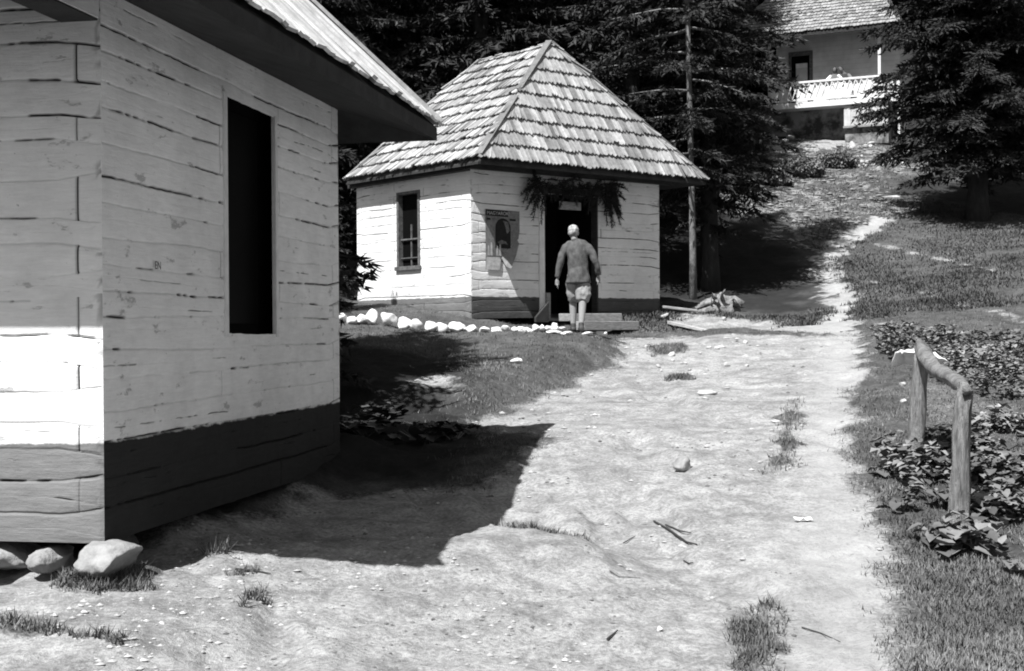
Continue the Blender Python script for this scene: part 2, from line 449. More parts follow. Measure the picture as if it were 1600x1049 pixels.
def ground_mat():
    t = NT('ground_earth'); t.rough(.95); t.b.inputs['Specular IOR Level'].default_value = .1
    p = t.pos(); d = t.attr('dirt')
    n1 = t.noise(1.1, 6, .6, p); n2 = t.noise(5, 9, .72, p); n3 = t.noise(38, 7, .75, p); n4 = t.noise(120, 3, .6, p)
    dv = t.mix(t.ramp(n1, .3, .7), .325, .43)
    ft = t.attr('foot')
    dv = t.math('MULTIPLY', dv, t.mix(ft, t.ramp(n2, .38, .60, .62, 1.03), t.ramp(n2, .3, .6, .8, 1.05)))
    dv = t.math('MULTIPLY', dv, t.mix(ft, t.ramp(n3, .38, .58, .60, 1.1), t.ramp(n3, .3, .55, .74, 1.06)))
    dv = t.mix(t.math('MULTIPLY', t.ramp(t.noise(2.3, 9, .78, t.pos(.6, 1.3, 1)), .50, .64, 0, .6), t.math('SUBTRACT', 1.0, ft)), dv, .12)
    dv = t.mix(t.math('MULTIPLY', t.ramp(n3, .66, .7), .5), dv, .5)
    dv = t.mix(t.ramp(t.noise(26, 6, .8, p), .60, .66, 0, .75), dv, .1)
    gv = t.mix(t.ramp(n2, .3, .7), .04, .11)
    gv = t.math('MULTIPLY', gv, t.ramp(n3, .3, .7, .55, 1.5))
    gv = t.math('MULTIPLY', gv, t.ramp(n1, .3, .7, .75, 1.3))
    gv = t.mix(t.ramp(n4, .66, .72, 0, .5), gv, .25)
    gv = t.mix(t.attr('forest'), gv, .012)  # dark forest floor and painted shade
    dd = t.math('ADD', d, t.ramp(n3, .3, .7, -.22, .22))
    v = t.mix(t.ramp(dd, .25, .75), gv, dv)
    v = t.math('MULTIPLY', v, t.mix(ft, 1.0, .93))
    t.color(v)
    h = t.math('ADD', t.math('MULTIPLY', n2, .45), t.math('ADD', n3, t.math('MULTIPLY', n4, .6)))
    t.bump(h, .7, .024)
    return t.m
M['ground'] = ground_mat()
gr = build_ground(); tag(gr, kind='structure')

# ------------------------------------------------------------------ log walls
def noise1(x, seed): return vnoise(x, np.zeros_like(x) + seed * 3.7, seed)
def log_wall(name, O, D, L, z0, z1, mat, parent, seed=0, openings=(), dx=.025, course=.2, notch=.28, corners=(1, 1), checks=1.0, gap=1.0, back=.14):
    """a wall of squared logs: O corner, D unit direction in plan, outward normal to the right of D"""
    rs = np.random.RandomState(seed)
    D = Vector((D[0], D[1])); Nv = Vector((D.y, -D.x))
    js = []; z = z0
    while z < z1 - .1:
        z += course * rs.uniform(.82, 1.2); 
        if z < z1 - .08: js.append((z, 'j'))
    allc = list(js)
    prev = z0
    for zj, _ in js + [(z1, 'e')]:
        if rs.rand() < .6 * checks: allc.append((prev + (zj - prev) * rs.uniform(.35, .65), 'c'))
        prev = zj
    allc.sort()
    rows = {round(z0, 4), round(z1, 4)}
    for zj, k in allc:
        for o in (-.03, -.011, -.005, 0, .005, .011, .03): rows.add(round(zj + o, 4))
    for q in np.arange(z0, z1, .05): rows.add(round(float(q), 4))
    for op in openings: rows.add(round(op[2], 4)); rows.add(round(op[3], 4))
    rr = sorted(r for r in rows if z0 <= r <= z1); rows = [rr[0]]
    keep = {round(op[2], 4) for op in openings} | {round(op[3], 4) for op in openings}
    for r in rr[1:]:
        if r - rows[-1] > .0035 or r in keep: rows.append(r)
    cols = set(np.round(np.arange(0, L, dx), 4)) | {round(L, 4)}
    nx = []
    if corners[0]: nx.append(notch)
    if corners[1]: nx.append(L - notch)
    for op in openings: nx += [op[0] - .09, op[1] + .09]
    for x in nx:
        for o in (-.005, 0, .005): cols.add(round(x + o, 4))
    for op in openings: cols.add(round(op[0], 4)); cols.add(round(op[1], 4))
    cols = sorted(c for c in cols if 0 <= c <= L)
    R = np.array(rows); C = np.array(cols)
    XX, ZZ = np.meshgrid(C, R)
    # waviness
    wz = np.zeros_like(XX); dep = np.zeros_like(XX); crack = np.zeros_like(XX)
    ws = []
    for i, (zj, k) in enumerate(allc):
        w = (noise1(C * .8, seed + i) - .5) * .03 + (noise1(C * 3.5, seed + i + 50) - .5) * .010 + (noise1(C * 17, seed + i + 70) - .5) * .005
        sl = ((i % 2) * 2 - 1) * .035
        if corners[0]: w = w + sl * np.clip(1 - C / .24, 0, 1)
        if corners[1]: w = w + sl * np.clip(1 - (L - C) / .24, 0, 1)
        ws.append(w)
    zz = np.array([a for a, _ in allc])
    for ri, r in enumerate(R):
        k = np.searchsorted(zz, r)
        lo = ws[k - 1] if k > 0 else 0 * C; hi = ws[k] if k < len(ws) else 0 * C
        zl = zz[k - 1] if k > 0 else z0; zh = zz[k] if k < len(zz) else z1
        f = 0 if zh == zl else (r - zl) / (zh - zl)
        wz[ri] = lo * (1 - f) + hi * f
    jz = [z0] + [a for a, k in allc if k == 'j'] + [z1]
    for i in range(len(jz) - 1):
        m = (ZZ >= jz[i]) & (ZZ <= jz[i + 1]); f = (ZZ - jz[i]) / (jz[i + 1] - jz[i])
        off = rs.uniform(-.0025, .0025)
        dep += m * ((.0035 * (1 - np.abs(2 * f - 1) ** 3) + off) * smooth(0, .012, np.minimum(f, 1 - f) * (jz[i + 1] - jz[i])))
    for i, (zj, k) in enumerate(allc):
        amt = rs.uniform(-.22, .12) if k == 'j' else -.22
        op = smooth(.44, .53, noise1(C * 1.5, seed + 100 + i) * .5 + noise1(C * 6.5, seed + 200 + i) * .3 + noise1(C * 23, seed + 300 + i) * .2 + amt * .9) * np.clip(.45 + noise1(C * 3, seed + 400 + i), 0, 1)
        if k == 'c': op = op * .75
        op = op * np.clip(.5 + 1.0 * noise1(C * 28, seed + 700 + i), 0, 1)
        prof = np.clip(1 - np.abs(R - zj) / .0085, 0, 1)
        if k == 'c': prof = np.clip(1 - np.abs(R - zj) / .006, 0, 1)
        op = np.maximum(op, (.2 if k == 'j' else .08) * (.35 + noise1(C * 4, seed + 500 + i))) * gap
        if k == 'j': op = np.where(noise1(C * 1.1, seed + 600 + i) > .78, op * .15, op)
        dep -= (.026 if k == 'j' else .012) * prof[:, None] * op[None]
        crack = np.maximum(crack, prof[:, None] * op[None])
    jj = [a for a, k in allc if k == 'j']
    for ni, x in enumerate(nx):
        isop = ni >= sum(corners)
        for i in range(len(jz) - 1):
            if (i + ni) % 2 == 0 and not isop: continue
            on = rs.choice([.25, .6, 1.0]) * (1 if gap >= 1 else .35) if not isop else (rs.uniform(0, 1) if rs.rand() < .3 else 0)
            pr = np.clip(1 - np.abs(C - x) / .0075, 0, 1)[None] * ((ZZ > jz[i]) & (ZZ < jz[i + 1]))
            nz = 1.0
            dep -= .02 * pr * on * nz; crack = np.maximum(crack, pr * on * nz)
    dep += (fbm(XX * 3, ZZ * 12, seed + 5, 3) - .5) * .005
    chip = smooth(.60, .68, fbm(XX * 22, ZZ * 26, seed + 9, 3)) * (corners[0] * np.exp(-(XX / .045) ** 2) + corners[1] * np.exp(-((L - XX) / .045) ** 2))
    crack = np.maximum(crack, chip * .4); dep -= chip * .005
    dep *= smooth(0, .02, XX) * smooth(0, .02, L - XX)
    edge = np.zeros_like(XX)
    Xw = O[0] + D.x * XX + Nv.x * dep; Yw = O[1] + D.y * XX + Nv.y * dep; Zw = ZZ + wz * smooth(0, .03, ZZ - z0) * smooth(0, .03, z1 - ZZ)
    nr, nc = XX.shape; idx = np.arange(nr * nc).reshape(nr, nc)
    xc = (C[:-1] + C[1:]) / 2; zc = (R[:-1] + R[1:]) / 2
    XC, ZC = np.meshgrid(xc, zc); keepf = np.ones_like(XC, bool)
    for a, b, c, d in openings: keepf &= ~((XC > a) & (XC < b) & (ZC > c) & (ZC < d))
    Fq = np.stack([idx[:-1, :-1], idx[:-1, 1:], idx[1:, 1:], idx[1:, :-1]], -1)[keepf]
    V = np.stack([Xw, Yw, Zw], -1).reshape(-1, 3)
    ob = np_mesh_obj(name, V, Fq, mat, None, False, {'crack': crack.ravel()})
    put(ob, parent)
    return ob
def wpt(O, D, x, z, n=0):
    """point at x along the wall, height z, n out of it"""
    return Vector((O[0] + D[0] * x + D[1] * n, O[1] + D[1] * x - D[0] * n, z))
def wbox(mb, O, D, x0, x1, za, zb, n0, n1, jit=0, tone=None):
    a = wpt(O, D, x0, za, n0); 
    mb.box(a, wpt(O, D, x1, za, n0) - a, wpt(O, D, x0, za, n1) - a, Vector((0, 0, zb - za)), jit, tone)

def shakes(name, A, B, TA, TB, mat, parent, expo=.28, width=.08, length=.4, thick=.018, seed=0, tipr=(.015, .045), lift=.03, jag=.02, tones=None):
    """overlapping split shingles on the slope A-B (eave) up to TA-TB (ridge)"""
    rs = random.Random(seed)
    A, B, TA, TB = map(Vector, (A, B, TA, TB))
    u = (B - A).normalized(); L = (B - A).length
    n = u.cross((TA + TB) / 2 - A).normalized()
    if n.z < 0: n = -n
    v = n.cross(u).normalized()
    if v.z < 0: v = -v
    Sv = (TA - A).dot(v)
    ta = (TA - A).dot(u); tb = (TB - A).dot(u)
    vs = []; fs = []; tn = []
    k = 0; row = 0
    while k < Sv - .02:
        f = k / Sv; x0 = ta * f; x1 = L + (tb - L) * f
        x = x0 - rs.uniform(0, width)
        rowj = rs.uniform(-.01, .01)
        while x < x1 + .01:
            w = width * rs.uniform(.7, 1.3)
            xm = x + w / 2
            if xm < x0 - .02 or xm > x1 + .02: x += w; continue
            ln = min(length * rs.uniform(.9, 1.05), Sv - k + .02)
            # keep the upper end inside the hip
            f2 = min(1, (k + ln) / Sv); xa = ta * f2; xb = L + (tb - L) * f2
            sh = 0
            if xm < xa: sh = xa - xm
            if xm > xb: sh = xb - xm
            b0 = k + rs.uniform(-jag, jag) + rowj
            lf = lift + rs.uniform(0, .012) + (rs.random() < .06) * .02
            tip = rs.uniform(*tipr)
            tw = rs.uniform(-.008, .008)
            q = [(x + .004, b0 + tip, lf + tw), (x + w / 2, b0, lf), (x + w - .004, b0 + tip, lf - tw), (x + w - .002 + sh, b0 + ln, .004), (x + .002 + sh, b0 + ln, .004)]
            b = len(vs)
            for (a, c, h) in q: vs.append(A + u * a + v * c + n * (h + thick))
            for (a, c, h) in q: vs.append(A + u * a + v * c + n * h)
            fs += [(b, b + 1, b + 2, b + 3, b + 4), (b + 9, b + 8, b + 7, b + 6, b + 5)]
            for i in range(5):
                j = (i + 1) % 5; fs.append((b + i, b + 5 + i, b + 5 + j, b + j))
            t_ = rs.random() ** .8
            tn += [t_] * 10
            x += w
        k += expo; row += 1
    ob = mesh_obj(name, vs, fs, mat, None, False, {'tone': tn})
    put(ob, parent); return ob

def cap_board(mb, A, B, w, th, up, tone=.3):
    A = Vector(A); B = Vector(B); d = (B - A).normalized(); s = d.cross(Vector((0, 0, 1))).normalized(); n = s.cross(d).normalized()
    if n.z < 0: n = -n
    mb.box(A - s * w / 2 + n * up, B - A, s * w, n * th, .004, tone)

# ------------------------------------------------------------------ near house
nu = Vector((.1826, .983)).normalized()     # along its long side, away from us
nl = Vector((-nu.y, nu.x))                  # along its end wall, to the left
C0 = Vector((-2.07, 6.8)); NL = 3.87; NW = 4.2
zb, zt = -1.07 + EYE, 1.78 + EYE
near = empty('log_house', (C0.x, C0.y, zb), 0, label='whitewashed log house in the left foreground with a tall dark window and a dark base', cat='house')
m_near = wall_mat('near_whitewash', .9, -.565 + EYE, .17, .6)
m_near2 = wall_mat('near_side_whitewash', .92, -.565 + EYE, .022, .6)  # shade on this wall is put into a darker base band
win = (1.61, 2.45, -.02 + EYE, 1.46 + EYE)
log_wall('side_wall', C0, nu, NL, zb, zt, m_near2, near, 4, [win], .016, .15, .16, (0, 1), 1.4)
Oe = C0 + nl * NW
log_wall('end_wall', Oe, -nl, NW, zb, zt, m_near, near, 9, [], .016, .165, .135, (0, 1), 1.3)
# hidden sides, plain logs
Fc = C0 + nu * NL
log_wall('rear_wall', Fc, nl, NW, zb, zt, m_near, near, 13, [], .1, .21, .27, (1, 1))
log_wall('far_side_wall', Oe + nu * NL, -nu, NL, zb, zt, m_near, near, 17, [], .1, .21, .27, (1, 1))
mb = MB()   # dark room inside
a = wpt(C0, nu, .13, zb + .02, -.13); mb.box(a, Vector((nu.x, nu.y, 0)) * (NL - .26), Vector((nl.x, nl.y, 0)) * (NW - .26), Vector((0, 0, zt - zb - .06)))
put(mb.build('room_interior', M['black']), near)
# window
w = empty('window', wpt(C0, nu, 2.03, win[2]), 0); w.parent = near; w.matrix_parent_inverse = near.matrix_world.inverted()
bpy.data.objects.remove(w)
mb = MB(); e = .06
wbox(mb, C0, nu, win[0], win[0] + .05, win[2], win[3], -.12, .012)
wbox(mb, C0, nu, win[1] - .03, win[1], win[2], win[3], -.12, .012)
wbox(mb, C0, nu, win[0] + .052, win[1] - .032, win[2], win[2] + .07, -.12, .018)
wbox(mb, C0, nu, win[0] + .052, win[1] - .032, win[3] - .03, win[3], -.12, .012)
wn = put(mb.build('window', M['frame'], bevel=.004), near)
mb = MB(); wbox(mb, C0, nu, win[0] + .052, win[1] - .032, win[2] + .072, win[3] - .032, -.118, -.108)
pn = mb.build('pane', M['glass']); pn.parent = wn; pn.matrix_parent_inverse = near.matrix_world
pn.matrix_parent_inverse = Matrix.Identity(4)
wn.parent = near
mb = MB(); wbox(mb, C0, nu, win[0] - .055, win[0] - .002, win[2] - .01, win[3] + .03, -.02, .016)
put(mb.build('window_trim', M['trim'], bevel=.004), near)
mb = MB(); wbox(mb, C0, nu, win[1] + .002, win[1] + .045, win[2] - .02, win[3] + .01, -.02, .013)
put(mb.build('window_trim', M['trim'], bevel=.004), near)
# pencilled letters on the whitewash
def text_mesh(name, body, size, mat, loc, xdir, parent, shear=0, bold=0, zs=1.0):
    cu = bpy.data.curves.new(name, 'FONT'); cu.body = body; cu.size = size; cu.extrude = .0006; cu.offset = bold
    tmp = bpy.data.objects.new('tmp', cu); COL.objects.link(tmp); bpy.context.view_layer.update()
    me = bpy.data.meshes.new_from_object(tmp.evaluated_get(bpy.context.evaluated_depsgraph_get()))
    bpy.data.objects.remove(tmp); me.name = name
    me.materials.clear(); me.materials.append(mat)
    x = Vector((xdir[0], xdir[1], 0)).normalized(); zv = Vector((0, 0, 1)); y = x.cross(zv)
    mt = Matrix(((x.x, zv.x, y.x, loc[0]), (x.y, zv.y, y.y, loc[1]), (x.z, zv.z * zs, y.z, loc[2]), (0, 0, 0, 1)))
    me.transform(mt)
    o = bpy.data.objects.new(name, me); link(o); put(o, parent); return o
text_mesh('pencil_letters', 'EN', .062, M['frame'], wpt(C0, nu, .565, .345 + EYE, .016), nu, near)
# roof
er, eo, en = .70, .43, .92                                    # overhang of the eaves
ze = 1.60 + EYE
def npt(s, t, z):                                    # s out of side wall, t along it
    q = C0 + Vector((nu.y, -nu.x)) * s + nu * t; return Vector((q.x, q.y, z))
e00 = npt(er, -en, ze); e01 = npt(er, NL + eo, ze); e10 = npt(-NW - er, -en, ze); e11 = npt(-NW - er, NL + eo, ze)
half = NW / 2 + er; rise = half * 1.0
hx = 1.75
r0 = npt(-NW / 2, -en + hx, ze + rise); r1 = npt(-NW / 2, NL + eo - hx, ze + rise)
up = Vector((0, 0, .035))
def roof_deck(name, E, R0, R1, inner, mat, parent, drop=.06):
    """solid roof body: four slopes, a board edge, and a raised soffit"""
    e = [Vector(q) for q in E]        # order 00,01,11,10
    vs = e + [R0, R1] + [q - Vector((0, 0, drop)) for q in e] + [Vector(q) for q in inner]
    fs = [(0, 1, 5, 4), (1, 2, 5), (2, 3, 4, 5), (3, 0, 4)]
    for i in range(4):
        j = (i + 1) % 4; fs.append((i, 6 + i, 6 + j, j)); fs.append((6 + i, 10 + i, 10 + j, 6 + j))
    fs.append((10, 11, 12, 13))
    o = mesh_obj(name, vs, fs, mat); put(o, parent); return o
inner = [npt(0.02, -.02, 1.74 + EYE), npt(.02, NL + .02, 1.74 + EYE), npt(-NW, NL + .02, 1.74 + EYE), npt(-NW, -.02, 1.74 + EYE)]
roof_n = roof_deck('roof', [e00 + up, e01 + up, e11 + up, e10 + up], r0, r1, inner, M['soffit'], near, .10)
def sub(o, par):
    """second level: o was built in world coordinates, its part par too"""
    w_ = par.matrix_parent_inverse
    o.parent = par; o.matrix_parent_inverse = Matrix.Identity(4)
    root = par.parent
    o.matrix_parent_inverse = (root.matrix_world @ par.matrix_parent_inverse @ par.matrix_basis).inverted()
    return o
sub(pn, wn)
u3 = Vector((0, 0, .055))
for q, (A_, B_, TA_, TB_) in enumerate([(e00, e01, r0, r1), (e01, e11, r1, r1), (e10, e00, r0, r0), (e11, e10, r1, r0)]):
    s_ = shakes('roof_boards', A_ + u3, B_ + u3, TA_ + u3, TB_ + u3, M['roof_board'], near, 1.5, .13, 1.75, .022, 31 + q, lift=.02, jag=.006, tipr=(0, .004))
    sub(s_, roof_n)
mb = MB(); cap_board(mb, e01 + u3, r1 + u3, .09, .02, .035); cap_board(mb, e00 + u3, r0 + u3, .09, .02, .035); cap_board(mb, r0 + u3, r1 + u3, .12, .02, .035)
sub(put(mb.build('hip_boards', M['roof_board']), near), roof_n)
# projecting top log over the near end wall
mb = MB()
a = wpt(C0, nu, -.62, 1.585 + EYE, .004)
mb.box(a, Vector((nu.x, nu.y, 0)) * .60, Vector((nl.x, nl.y, 0)) * .19, Vector((0, 0, .17)), .003)
put(mb.build('projecting_beam', m_near), near)
mb = MB()
a = wpt(C0, nu, -.64, 1.572 + EYE, -.004)
mb.box(a, Vector((nu.x, nu.y, 0)) * .62, Vector((nl.x, nl.y, 0)) * .2, Vector((0, 0, .010)), 0)
put(mb.build('beam_shade_sheet', M['soffit']), near)  # dark sheet standing in for the shade below the beam

# ------------------------------------------------------------------ stones
def rock_mesh(dims, seed, sub_=3, sharp=.35):
    bm = bmesh.new(); bmesh.ops.create_icosphere(bm, subdivisions=sub_, radius=1)
    rs = random.Random(seed); off = Vector((rs.uniform(-50, 50), rs.uniform(-50, 50), rs.uniform(-50, 50)))
    planes = [(Vector((rs.gauss(0, 1), rs.gauss(0, 1), rs.gauss(0, 1))).normalized(), rs.uniform(.5, .88)) for _ in range(13)]
    for v in bm.verts:
        p = v.co.copy()
        for n, d in planes:
            k = p.dot(n)
            if k > d: p -= n * (k - d) * .85
        p *= 1 + sharp * .5 * mnoise(p * 1.6 + off) + .08 * mnoise(p * 5 + off)
        v.co = Vector((p.x * dims[0], p.y * dims[1], p.z * dims[2]))
    me = bpy.data.meshes.new('stone'); bm.to_mesh(me); bm.free()
    me.polygons.foreach_set('use_smooth', [True] * len(me.polygons))
    return me
def rock(name, loc, dims, seed, mat, rz=0, sink=.25, sub_=3, **kw):
    me = rock_mesh(dims, seed, sub_); me.materials.append(mat)
    o = bpy.data.objects.new(name, me); o.location = (loc[0], loc[1], loc[2] + dims[2] * (1 - 2 * sink)); o.rotation_euler = (0, 0, rz)
    link(o); tag(o, **kw); return o
wa = math.atan2(nl.y, nl.x)
def fstone(px0, px1, y0, y1, Y, seed, label):
    cx = (px0 + px1) / 2; q = P(cx, y1, Y); wdt = (px1 - px0) / F * Y / 2 * 1.08; hh = (y1 - y0) / F * Y / 2 * 1.12
    o = rock('foundation_stone', (q.x, q.y + .12, q.z - .02), (wdt, .26, hh), seed, M['stone'], wa * 0, .0, 4, label=label, cat='stone'); return o
fstone(-70, 40, 849, 893, 6.9, 3, 'rounded foundation stone cut by the left edge under the log house end wall')
fstone(38, 106, 855, 893, 6.85, 5, 'small flat foundation stone between two larger ones under the log house')
fstone(96, 204, 850, 905, 6.68, 8, 'large angular boulder carrying the near corner of the log house')
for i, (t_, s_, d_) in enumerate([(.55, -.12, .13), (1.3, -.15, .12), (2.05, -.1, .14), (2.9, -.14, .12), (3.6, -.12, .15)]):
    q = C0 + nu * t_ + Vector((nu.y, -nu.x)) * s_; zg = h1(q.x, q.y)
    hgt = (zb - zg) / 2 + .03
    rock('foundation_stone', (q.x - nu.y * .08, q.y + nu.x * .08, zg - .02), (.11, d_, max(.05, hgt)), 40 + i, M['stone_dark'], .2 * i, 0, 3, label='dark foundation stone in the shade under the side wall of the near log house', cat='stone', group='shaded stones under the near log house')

# ------------------------------------------------------------------ hut with the shingle roof
Cm = Vector((-.66, 22.0)); fm = Vector((.788, .616)).normalized(); lm = Vector((-.64, .768)).normalized()
lm = Vector((-fm.y, fm.x)) if False else lm
FL, SL = 4.28, 3.38
mz0, mz1 = .14 + EYE, 2.82 + EYE
hut = empty('log_hut', (Cm.x, Cm.y, mz0), 0, label='small white log hut with a steep wooden shingle roof and a dark open doorway', cat='hut')
m_mid = wall_mat('hut_whitewash', .80, .545 + EYE, .15, .45)
dr = (1.53, 2.757, .2 + EYE, 2.32 + EYE)
m_mid2 = wall_mat('hut_front_whitewash', .80, .545 + EYE, .075, .45)  # front base band darkened to carry shade in its colour
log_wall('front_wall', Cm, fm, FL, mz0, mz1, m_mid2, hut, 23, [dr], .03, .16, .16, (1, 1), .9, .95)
mw = (SL - 2.096, SL - 1.406, 1.09 + EYE, 2.41 + EYE)
Om = Cm + lm * SL
log_wall('side_wall', Om, -lm, SL, mz0, mz1, m_mid, hut, 29, [mw], .03, .15, .16, (1, 1), .9, .85)
Fm = Cm + fm * FL
log_wall('far_side_wall', Fm, lm, SL, mz0, mz1, m_mid, hut, 33, [], .12, .2, .16, (1, 1), .5)
log_wall('rear_wall', Fm + lm * SL, -fm, FL, mz0, mz1, m_mid, hut, 37, [], .12, .2, .16, (1, 1), .5)
# corner timber that shows the alternating log ends
mb = MB()
def hp(f, l, z):   # f along the front, l back along the side
    q = Cm + fm * f + lm * l; return Vector((q.x, q.y, z))
def f3(v): return Vector((v.x, v.y, 0))
# interior: floor, back and side walls kept dark
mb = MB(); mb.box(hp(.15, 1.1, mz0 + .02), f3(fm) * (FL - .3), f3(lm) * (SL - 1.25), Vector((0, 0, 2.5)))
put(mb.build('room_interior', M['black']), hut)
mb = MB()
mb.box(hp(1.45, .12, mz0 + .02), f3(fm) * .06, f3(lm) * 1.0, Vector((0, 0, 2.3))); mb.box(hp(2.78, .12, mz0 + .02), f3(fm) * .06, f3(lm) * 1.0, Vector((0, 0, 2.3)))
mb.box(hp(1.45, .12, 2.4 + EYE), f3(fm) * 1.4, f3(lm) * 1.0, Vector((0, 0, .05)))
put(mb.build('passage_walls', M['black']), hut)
mb = MB(); mb.box(hp(1.5, .0, .14 + EYE), f3(fm) * 1.28, f3(lm) * 1.1, Vector((0, 0, .05)))
put(mb.build('doorstep_floor', M['wood_grey']), hut)
mb = MB()
wbox(mb, Cm, fm, dr[0] - .1, dr[0] + .012, dr[2] - .0, dr[3] + .0, -.14, .03)
put(mb.build('door_post', M['trim'], bevel=.006), hut)
mb = MB(); wbox(mb, Cm, fm, dr[1] - .02, dr[1] + .012, dr[2], dr[3], -.14, .015)
put(mb.build('door_post', M['wood_dark'], bevel=.006), hut)
mb = MB(); wbox(mb, Cm, fm, dr[0] - .1, dr[1] + .05, dr[3] + .002, dr[3] + .1, -.14, .025)
put(mb.build('door_lintel', M['wood_dark'], bevel=.006), hut)
mb = MB(); wbox(mb, Cm, fm, 1.86, 2.35, 2.06 + EYE, 2.2 + EYE, .03, .045)
put(mb.build('door_plate', M['wood_grey'], bevel=.004), hut)['label'] = 'plain grey board over the doorway'
mb = MB()
wbox(mb, Cm, fm, dr[0] + .015, dr[0] + .09, dr[2] - .05, dr[2] + .42, .02, .08)
put(mb.build('door_stop', M['wood_grey'], bevel=.004), hut)
# window of the hut
mb = MB()
wbox(mb, Om, -lm, mw[0], mw[0] + .06, mw[2], mw[3], -.1, .02); wbox(mb, Om, -lm, mw[1] - .06, mw[1], mw[2], mw[3], -.1, .02)
wbox(mb, Om, -lm, mw[0] + .062, mw[1] - .062, mw[3] - .05, mw[3], -.1, .02)
wf = put(mb.build('window', M['frame'], bevel=.005), hut)
mb = MB(); wbox(mb, Om, -lm, mw[0] - .03, mw[1] + .03, mw[2] - .05, mw[2] + .02, -.1, .05); sub(mb.build('sill', M['frame'], bevel=.005), wf)
mb = MB(); wbox(mb, Om, -lm, mw[0] + .06, mw[1] - .06, mw[2] + .02, mw[3] - .05, -.085, -.078); sub(mb.build('pane', M['glass']), wf)
mb = MB(); xm = (mw[0] + mw[1]) / 2
wbox(mb, Om, -lm, xm - .012, xm + .012, mw[2] + .022, mw[2] + .75, -.076, -.05)
wbox(mb, Om, -lm, mw[0] + .062, mw[1] - .062, mw[2] + .48, mw[2] + .505, -.049, -.03)
wbox(mb, Om, -lm, mw[0] + .062, mw[1] - .062, mw[2] + .16, mw[2] + .175, -.049, -.03)
sub(mb.build('glazing_bars', M['frame']), wf)
# roof of the hut
a_, b_, ap_ = .27, .55, .64
zem = 2.70 + EYE
E00 = hp(-a_, -b_, zem); E01 = hp(FL + ap_, -b_, zem - .02); E11 = hp(FL + ap_, SL + .1, zem); E10 = hp(-a_, SL - .08, zem)
R0 = hp(2.28, .66, 5.06 + EYE); R1 = hp(2.28, 2.66, 5.04 + EYE)
upm = Vector((0, 0, -.02))
inn = [hp(-.02, -.02, 2.80 + EYE), hp(FL + .02, -.02, 2.80 + EYE), hp(FL + .02, SL, 2.80 + EYE), hp(-.02, SL, 2.80 + EYE)]
inn = [inn[0], inn[3], inn[2], inn[1]]
roof_m = roof_deck('roof', [E00 + upm, E10 + upm, E11 + upm, E01 + upm], R0, R1, inn, M['soffit'], hut, .04)
dz = Vector((0, 0, .01))
for q, (A_, B_, TA_, TB_) in enumerate([(E00, E01, R0, R0), (E10, E00, R1, R0), (E01, E11, R0, R1), (E11, E10, R1, R1)]):
    s_ = shakes('shingles', A_ + dz, B_ + dz, TA_ + dz, TB_ + dz, M['shake'], hut, [.285, .30, .3, .3][q], .085 if q < 2 else .12, .42 if q else .40, .022, 61 + q, lift=.042 if q == 0 else .05, jag=.02 if q == 0 else .03)
    sub(s_, roof_m)
mb = MB()
mid_ = E00.lerp(R0, .53)
cap_board(mb, E00.lerp(R0, .02) + dz, E00.lerp(R0, .50) + dz, .13, .02, .05, .0)
cap_board(mb, E00.lerp(R0, .56) + dz, R0 + dz, .12, .02, .055, .05)
sub(put(mb.build('hip_planks', M['shake']), hut), roof_m)
mb = MB(); cap_board(mb, E01 + dz, R0 + dz, .07, .02, .05, .1)
sub(put(mb.build('hip_planks', M['shake']), hut), roof_m)
mb = MB(); cap_board(mb, E10 + dz, R1 + dz, .08, .02, .05, .3)
sub(put(mb.build('ridge_planks', M['shake']), hut), roof_m)
mb = MB()   # plates under the eaves
mb.box(hp(-.12, -.16, 2.62 + EYE), f3(fm) * (FL + .3), f3(lm) * .13, Vector((0, 0, .16)), .004)
mb.box(hp(-.14, -.02, 2.60 + EYE), f3(fm) * .12, f3(lm) * (SL + .1), Vector((0, 0, .17)), .004)
put(mb.build('eave_beams', M['wood_dark']), hut)

# steps, ramp, stones at the door
def beam(name, A, B, wv, h, mat, **kw):
    A = Vector(A); B = Vector(B); root = (A + B) / 2
    mb = MB(); s = (B - A).cross(Vector((0, 0, 1))).normalized()
    mb.box(A - s * wv / 2, B - A, s * wv, Vector((0, 0, h)), .008)
    o = mb.build(name, mat, bevel=.01); tag(o, **kw); return o
q0 = hp(1.62, -.42, .13 + EYE); q1 = hp(2.82, -.40, .13 + EYE)
beam('door_step', q0, q1, .3, .13, M['wood_grey'], label='upper grey timber step against the hut doorway', cat='step')
q0 = hp(1.60, -.78, -.02 + EYE); q1 = hp(2.86, -.76, -.02 + EYE)
beam('door_step', q0, q1, .32, .15, M['wood_grey'], label='lower and wider timber step in front of the hut doorway', cat='step')
mb = MB(); qa = hp(1.5, -.12, .12 + EYE)
mb.box(qa, f3(-fm) * .0 + Vector((-.02, 0, 0)) * 0 + f3(fm) * -.28, f3(-lm) * .05, Vector((0, 0, .34)))
mb.v[5] = tuple(Vector(mb.v[5]) - Vector((0, 0, .26))); mb.v[6] = tuple(Vector(mb.v[6]) - Vector((0, 0, .26)))
tag(mb.build('wedge_board', M['wood_dark']), 'dark wedge shaped board leaning left of the hut door', 'board')

